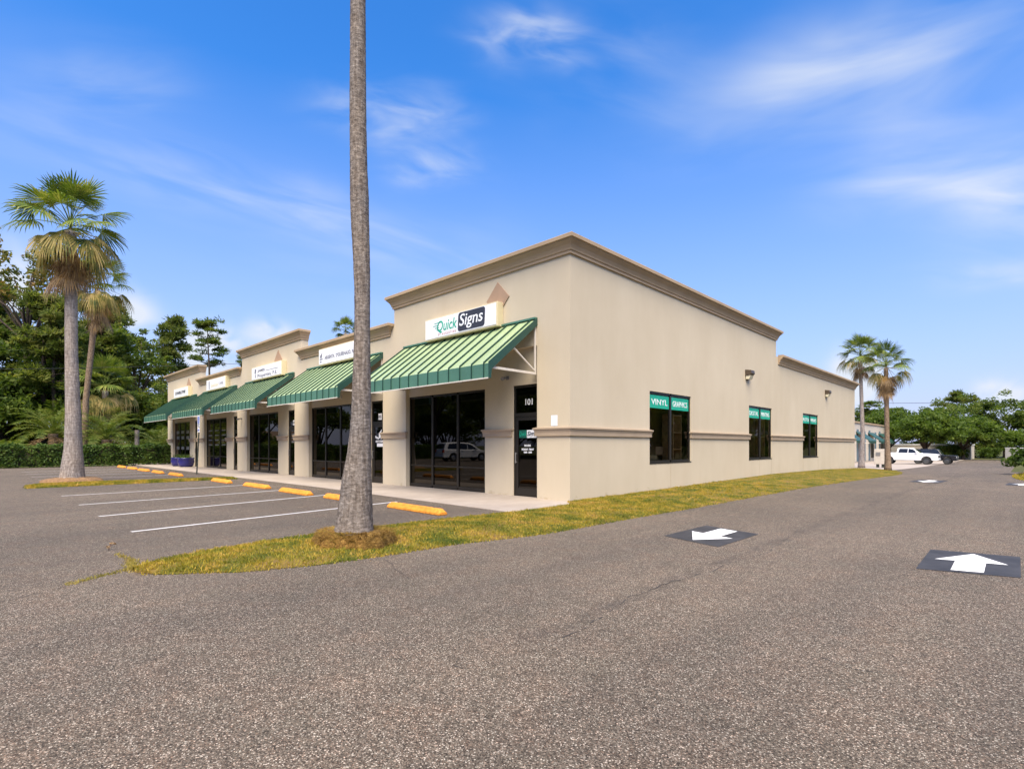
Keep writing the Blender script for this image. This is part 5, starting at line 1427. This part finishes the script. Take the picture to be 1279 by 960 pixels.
suv = dict(cat='car', x0=-2.45, x1=2.45, z0=0.34, wr=0.37, w=0.95, belt=1.02, roof=1.74, axles=(-1.42, 1.45), paint='car_black', rim='rim_dark', hl=0.72, mir=0.85, mirc='car_black', bump='car_black', handles=(-0.55, 0.5),
           body=[(2.45, 0.5), (2.42, 0.8), (2.30, 0.93), (1.35, 1.02), (-2.38, 1.06), (-2.45, 0.85), (-2.45, 0.45)],
           cab=[(1.40, 1.0), (0.55, 1.55), (0.15, 1.70), (-1.4, 1.74), (-2.1, 1.66), (-2.36, 1.05)],
           windows=[[(1.0, 1.10), (0.42, 1.50), (0.05, 1.60), (0.05, 1.10)], [(-0.03, 1.10), (-0.03, 1.61), (-0.95, 1.63), (-0.95, 1.12)], [(-1.03, 1.12), (-1.03, 1.63), (-1.8, 1.58), (-2.0, 1.16)]],
           screens=[(1.2, 1.14, 0.62, 1.52), (-2.33, 1.16, -2.16, 1.60)])
jeep = dict(suv); jeep.update(belt=1.15, roof=1.86, hl=0.8, z0=0.42, wr=0.41, mir=0.6, body=[(2.35, 0.55), (2.35, 0.98), (2.28, 1.08), (1.0, 1.15), (-2.2, 1.15), (-2.3, 0.95), (-2.3, 0.5)], x0=-2.3, x1=2.35,
    cab=[(0.98, 1.13), (0.62, 1.74), (0.45, 1.85), (-2.05, 1.86), (-2.2, 1.75), (-2.26, 1.13)], windows=[[(0.78, 1.24), (0.5, 1.70), (-0.1, 1.72), (-0.1, 1.24)], [(-0.2, 1.24), (-0.2, 1.72), (-1.1, 1.72), (-1.1, 1.24)], [(-1.2, 1.24), (-1.2, 1.72), (-2.0, 1.70), (-2.05, 1.26)]], screens=[(0.90, 1.24, 0.66, 1.70), (-2.26, 1.24, -2.2, 1.68)])
make_car('parked_car', 'black off road vehicle parked behind the white pickup', (0.1, 74.2, g(74.2) + 0.02), radians(-2), jeep)
s2 = dict(suv); s2.update(paint='car_white', mirc='car_white', bump='car_white', rim='rim', axles=(-1.42, 1.45))
make_car('parked_car', 'white people carrier mirrored in the nearest shop window', (-29.0, -20.9, 0.001), radians(-75), s2)

# ---------------------------------------------------------------- far buildings
fb = thing('far_building', 'pale one storey building with green awnings behind the two palms', 'building', (-8.7, 66, g(70)))
W_ = 34.0
q = MB(); q.box(-22, 0, 0, W_, -0.6, 5.5); q.build('wall', 'b2_wall', fb)
q = MB(); q.box(-22.1, 0.14, -0.14, W_ + 0.1, 5.5, 5.72); q.build('parapet_cap', 'trim', fb)
for i in range(4):
    y = 3.0 + 8.0 * i
    for yy_ in (y, y + 4.6):
        q = MB(); q.box(0.003, 0.05, yy_, yy_ + 1.1, 0.05, 4.6 if yy_ == y else 4.4); q.build('door', 'b2_blue', fb)
    q = MB(); q.box(0.003, 0.04, y + 1.9, y + 3.9, 0.4, 2.6); q.build('window', 'bronze', fb)
for i in range(4):
    t = thing('door_awning', ['nearest small green awning on the far building', 'second small green awning on the far building', 'third small green awning on the far building, by the right palm', 'fourth small green awning on the far building'][i], 'awning', (-8.7, 66 + 4.2 + 8.0 * i, g(70)), 0, 'small awnings on the far building')
    q = MB(); q.prism([(0.002, 4.3), (1.7, 2.95), (1.7, 2.6), (1.62, 2.6), (1.62, 2.9), (0.002, 4.15)], lambda u, v, w_: (u, w_, v), -1.6, 2.6); q.build('canopy', 'rake', t)
    q = MB()
    for y in (-1.55, 2.55): q.box(0.002, 1.62, y - 0.03, y + 0.03, 2.62, 2.7)
    q.build('bracket', 'white_steel', t)
eb = thing('end_building', 'low cream building closing the apron behind the parked vehicles', 'building', (-14, 116, -1.1))
q = MB(); q.box(-14, 15.4, 0, 10, -0.4, 2.6); q.build('wall', 'b2_wall', eb)
q = MB(); q.box(-14.1, 15.5, -0.1, 10.1, 2.6, 2.8); q.build('roof_edge', 'fascia', eb)
for x in (2.0, 5.0, 8.2):
    q = MB(); q.box(x, x + 1.1, -0.04, -0.003, 0.9, 2.0); q.build('window', 'bronze', eb)
ew = thing('block_wall', 'short grey block wall at the end of the drive', 'wall', (7.4, 126, -1.15))
q = MB(); q.box(-1.6, 4.5, 0, 0.25, -0.2, 2.1); q.build('wall', 'grey_block', ew)
q = MB(); q.box(-1.66, 4.56, -0.05, 0.30, 2.1, 2.18); q.build('coping', 'fascia', ew)
ub = thing('utility_box', 'grey utility cabinet on two feet beside the right slender palm', 'cabinet', (-1.4, 49.2, g(49)))
q = MB(); q.box(-0.45, 0.45, -0.25, 0.25, 0.32, 1.75); q.build('cabinet', 'b2_wall', ub, bevel=0.02)
for x in (-0.3, 0.12):
    q = MB(); q.box(x, x + 0.2, -0.15, 0.15, -0.05, 0.319); q.build('foot', 'post', ub)
q = MB(); q.box(-0.3, 0.05, -0.30, -0.252, 1.15, 1.45); q.build('meter', 'grey_metal', ub)

# low house glimpsed through the planting
lh = thing('low_house', 'low brown roofed house glimpsed between the feather palms', 'house', (-68, -8, 0), radians(6))
q = MB(); q.box(-5, 0, -14, 16, -0.1, 1.9); q.build('wall', 'house_wall', lh)
q = MB(); q.prism([(0.7, 1.95), (-2.5, 3.5), (-5.7, 1.95)], lambda u, v, w_: (u, w_, v), -14.6, 16.6); q.build('roof', 'house_roof', lh)
q = MB(); q.box(0.703, 0.76, -14.6, 16.6, 1.75, 1.97); q.build('fascia', 'fascia', lh)
# timber posts by the hedge
q = MB(); q.tube([(0, 0, -0.1), (0, 0, 2.7)], 0.16, 10); o = q.build('timber_post', 'trunk_pale', smooth=False); o.location = (-43.6, -1.15, 0)
tag(o, 'short pale post behind the hedge right of the slim palm', 'post')

# overhead wires
q = MB(); q.tube([(-60 + 6 * i, -24 + 4.4 * i, 6.9 - 0.5 * sin(pi * i / 9)) for i in range(10)], 0.012, 5)
tag(q.build('overhead_wire', 'wire'), 'thin overhead wire crossing the trees on the left', 'wire')
q = MB(); q.tube([(-8 + 5 * i, 93 - 1.0 * i, 8.3 - 0.8 * sin(pi * i / 8)) for i in range(9)], 0.03, 5)
tag(q.build('overhead_wire', 'wire'), 'thin overhead wire crossing the trees on the right', 'wire')

# twig in the crack of the lot
t = thing('dead_weed', 'little brown dead weed sprouting from the cracked asphalt', 'weed', (-0.78, -9.33, 0))
q = MB(); q.tube([(0, 0, 0), (0.02, 0.01, 0.06), (0.0, 0.03, 0.11)], [0.006, 0.005, 0.003], 5); q.tube([(0.02, 0.01, 0.06), (0.08, 0.05, 0.09)], [0.004, 0.003], 5); q.build('stem', 'rebar', t)
V, F = leaf_cloud([(0.0, 0.03, 0.10), (0.07, 0.05, 0.09), (0.02, 0, 0.05)], [0.03] * 3, 9, 0.018, 3); np_mesh('leaves', V, F, 'frond_dead', t)
# fallen leaves along the verge
rnd = random.Random(12)
lv, lf = [], []
for _ in range(260):
    y = rnd.uniform(-9.2, 3); e = rnd.choice((LOW, UP)); x = interp(e, y) + rnd.gauss(0, 0.22); a = rnd.uniform(0, 6.3); s_ = rnd.uniform(0.010, 0.024); z = 0.018 if rnd.random() < 0.5 else 0.03
    if x < 0.3 and y > -2.6: continue
    o_ = len(lv); lv += [(x + s_ * cos(a), y + s_ * sin(a), z), (x - s_ * .4 * sin(a), y + s_ * .4 * cos(a), z + 0.008), (x - s_ * cos(a), y - s_ * sin(a), z), (x + s_ * .4 * sin(a), y - s_ * .4 * cos(a), z + 0.004)]
    lf.append((o_, o_ + 1, o_ + 2, o_ + 3))
tag(np_mesh('leaf_litter', lv, lf, 'frond_dead'), 'scattered dry leaf litter along the verge edges', 'leaf litter', kind='stuff')

# ---------------------------------------------------------------- light and sky
SUN_EL, SUN_DIR = radians(57), Vector((0.62, -0.78, 0))
wd_ = bpy.data.worlds.new("World"); sc.world = wd_; wd_.use_nodes = True
nt = wd_.node_tree; N, L = nt.nodes, nt.links
bg = N["Background"]
sky = N.new("ShaderNodeTexSky"); sky.sky_type = 'NISHITA'; sky.sun_disc = False
sky.sun_elevation = SUN_EL; az = math.atan2(SUN_DIR.x, SUN_DIR.y); sky.sun_rotation = az
sky.altitude = 0; sky.air_density = 1.0; sky.dust_density = 0.6; sky.ozone_density = 2.0
hs = N.new("ShaderNodeHueSaturation"); hs.inputs["Saturation"].default_value = 1.36; hs.inputs["Value"].default_value = 1.06
L.new(mixc(N, L, 1.0, sky.outputs[0], (0.98, 0.945, 1.03), "MULTIPLY"), hs.inputs["Color"])
gen = N.new("ShaderNodeTexCoord").outputs["Generated"]


def vmath(op, a, b_=None):
    n = N.new("ShaderNodeVectorMath"); n.operation = op
    L.new(a, n.inputs[0]) if not isinstance(a, (tuple, Vector)) else setattr(n.inputs[0], 'default_value', tuple(a))
    if b_ is not None:
        if isinstance(b_, (tuple, Vector)): n.inputs[1].default_value = tuple(b_)
        else: L.new(b_, n.inputs[1])
    return n


def fmath(op, a, b_=None, clamp=False):
    n = N.new("ShaderNodeMath"); n.operation = op; n.use_clamp = clamp
    for i, v in enumerate((a, b_)):
        if v is None: continue
        if isinstance(v, (int, float)): n.inputs[i].default_value = v
        else: L.new(v, n.inputs[i])
    return n.outputs[0]


dirn = vmath('NORMALIZE', gen).outputs[0]
sepd = N.new("ShaderNodeSeparateXYZ"); L.new(dirn, sepd.inputs[0])
# cirrus lie on a high sheet: direction projected to a plane
zc = fmath('ADD', fmath('MAXIMUM', sepd.outputs[2], 0.0), 0.12)
cmb = N.new("ShaderNodeCombineXYZ"); L.new(fmath('DIVIDE', sepd.outputs[0], zc), cmb.inputs[0]); L.new(fmath('DIVIDE', sepd.outputs[1], zc), cmb.inputs[1])


def wisp(p0, p1, half, amp, nscale, seed, stretch=5.0, lo=0.25, hi=0.85):
    """soft streak between two sky directions"""
    a, c_ = view_dir(*p0), view_dir(*p1); mid = ((a + c_) / 2).normalized(); u = (c_ - a); ln = u.length / 2; u.normalize(); v = mid.cross(u).normalized()
    rel = vmath('SUBTRACT', dirn, mid).outputs[0]
    ca = vmath('DOT_PRODUCT', rel, u).outputs["Value"]; cb = vmath('DOT_PRODUCT', rel, v).outputs["Value"]
    A = fmath('DIVIDE', ca, ln); B = fmath('DIVIDE', cb, half)
    co_ = N.new("ShaderNodeCombineXYZ"); L.new(fmath('MULTIPLY', ca, nscale), co_.inputs[0]); L.new(fmath('MULTIPLY', cb, nscale * stretch), co_.inputs[1]); co_.inputs[2].default_value = seed
    nz = noise(N, L, 1.0, 4, 0.48, co_.outputs[0], 0.5)
    wob = noise(N, L, nscale * 0.7, 3, 0.5, dirn)
    B2 = fmath('ADD', B, fmath('MULTIPLY', fmath('SUBTRACT', wob.outputs[0], 0.5), 2.2))
    r2 = fmath('ADD', fmath('POWER', fmath('ABSOLUTE', A), 2.4), fmath('MULTIPLY', B2, B2))
    fall = fmath('POWER', 2.718, fmath('MULTIPLY', r2, -1.3))
    mr = N.new("ShaderNodeMapRange"); mr.interpolation_type = 'SMOOTHSTEP'; mr.inputs[1].default_value = lo; mr.inputs[2].default_value = hi; L.new(nz.outputs[0], mr.inputs[0])
    front = fmath('GREATER_THAN', vmath('DOT_PRODUCT', dirn, mid).outputs["Value"], 0.2)
    return fmath('MULTIPLY', fmath('MULTIPLY', fmath('MULTIPLY', fall, mr.outputs[0]), amp), front)


W = [wisp((-60, 130), (640, 345), 0.045, 0.55, 5, 1.0, 5), wisp((20, 90), (240, 105), 0.04, 0.35, 6, 2.0, 4), wisp((400, 140), (580, 150), 0.035, 0.7, 9, 3.0, 3),
     wisp((470, 195), (600, 215), 0.03, 0.6, 9, 4.0, 3), wisp((590, 40), (740, 55), 0.03, 0.8, 9, 5.0, 3), wisp((860, 150), (1330, 60), 0.075, 0.9, 3.2, 6.0, 3.5, 0.24, 0.80),
     wisp((1030, 240), (1400, 190), 0.055, 0.8, 4, 7.0, 3.5, 0.25, 0.8), wisp((1180, 250), (1400, 270), 0.05, 0.8, 6, 8.0, 4), wisp((1150, 340), (1330, 335), 0.02, 0.6, 8, 9.0, 3), wisp((640, 60), (900, 110), 0.08, 0.2, 5, 12.0, 4),
     wisp((300, 300), (700, 380), 0.10, 0.22, 4, 10.0, 4)]
acc = W[0]
for x in W[1:]: acc = fmath('ADD', acc, x)
# heaped clouds low on the horizon
puffs = [((1030, 470), (1100, 480), 0.040, 1.0), ((1215, 497), (1279, 500), 0.022, 1.0), ((225, 430), (300, 440), 0.04, 0.9), ((-40, 345), (60, 365), 0.045, 0.8), ((120, 395), (200, 400), 0.03, 0.6), ((300, 415), (380, 430), 0.025, 0.5)]
for i, (a, c_, h, am) in enumerate(puffs): acc = fmath('ADD', acc, wisp(a, c_, h, am * 2.0, 14, 20.0 + i, 1.2, 0.30, 0.55))
cl = fmath('MINIMUM', acc, 0.92)
# thin veil towards the horizon
veil = N.new("ShaderNodeMapRange"); veil.inputs[1].default_value = 0.0; veil.inputs[2].default_value = 0.55; veil.inputs[3].default_value = 0.93; veil.inputs[4].default_value = 0.0; L.new(sepd.outputs[2], veil.inputs[0])
CLOUD = (3.0, 3.2, 3.55)
c1 = mixc(N, L, veil.outputs[0], hs.outputs[0], (1.75, 2.0, 3.2))
c2 = mixc(N, L, cl, c1, CLOUD)
L.new(c2, bg.inputs["Color"]); bg.inputs["Strength"].default_value = 0.10

sl = bpy.data.lights.new("sun", 'SUN'); sl.energy = 3.4; sl.angle = radians(50); sl.color = (1.0, 0.90, 0.735)
so = bpy.data.objects.new("sun", sl); COL.objects.link(so)
sd_ = (SUN_DIR.normalized() * cos(SUN_EL) + Vector((0, 0, sin(SUN_EL))))
so.rotation_euler = sd_.to_track_quat('Z', 'Y').to_euler(); so.location = (0, -20, 40)

vs_ = sc.view_settings
vs_.view_transform = 'Standard'; vs_.look = 'None'; vs_.exposure = 1.45; vs_.gamma = 1.0; vs_.use_curve_mapping = False
sc.cycles.max_bounces = 6; sc.cycles.transparent_max_bounces = 12; sc.cycles.use_denoising = True
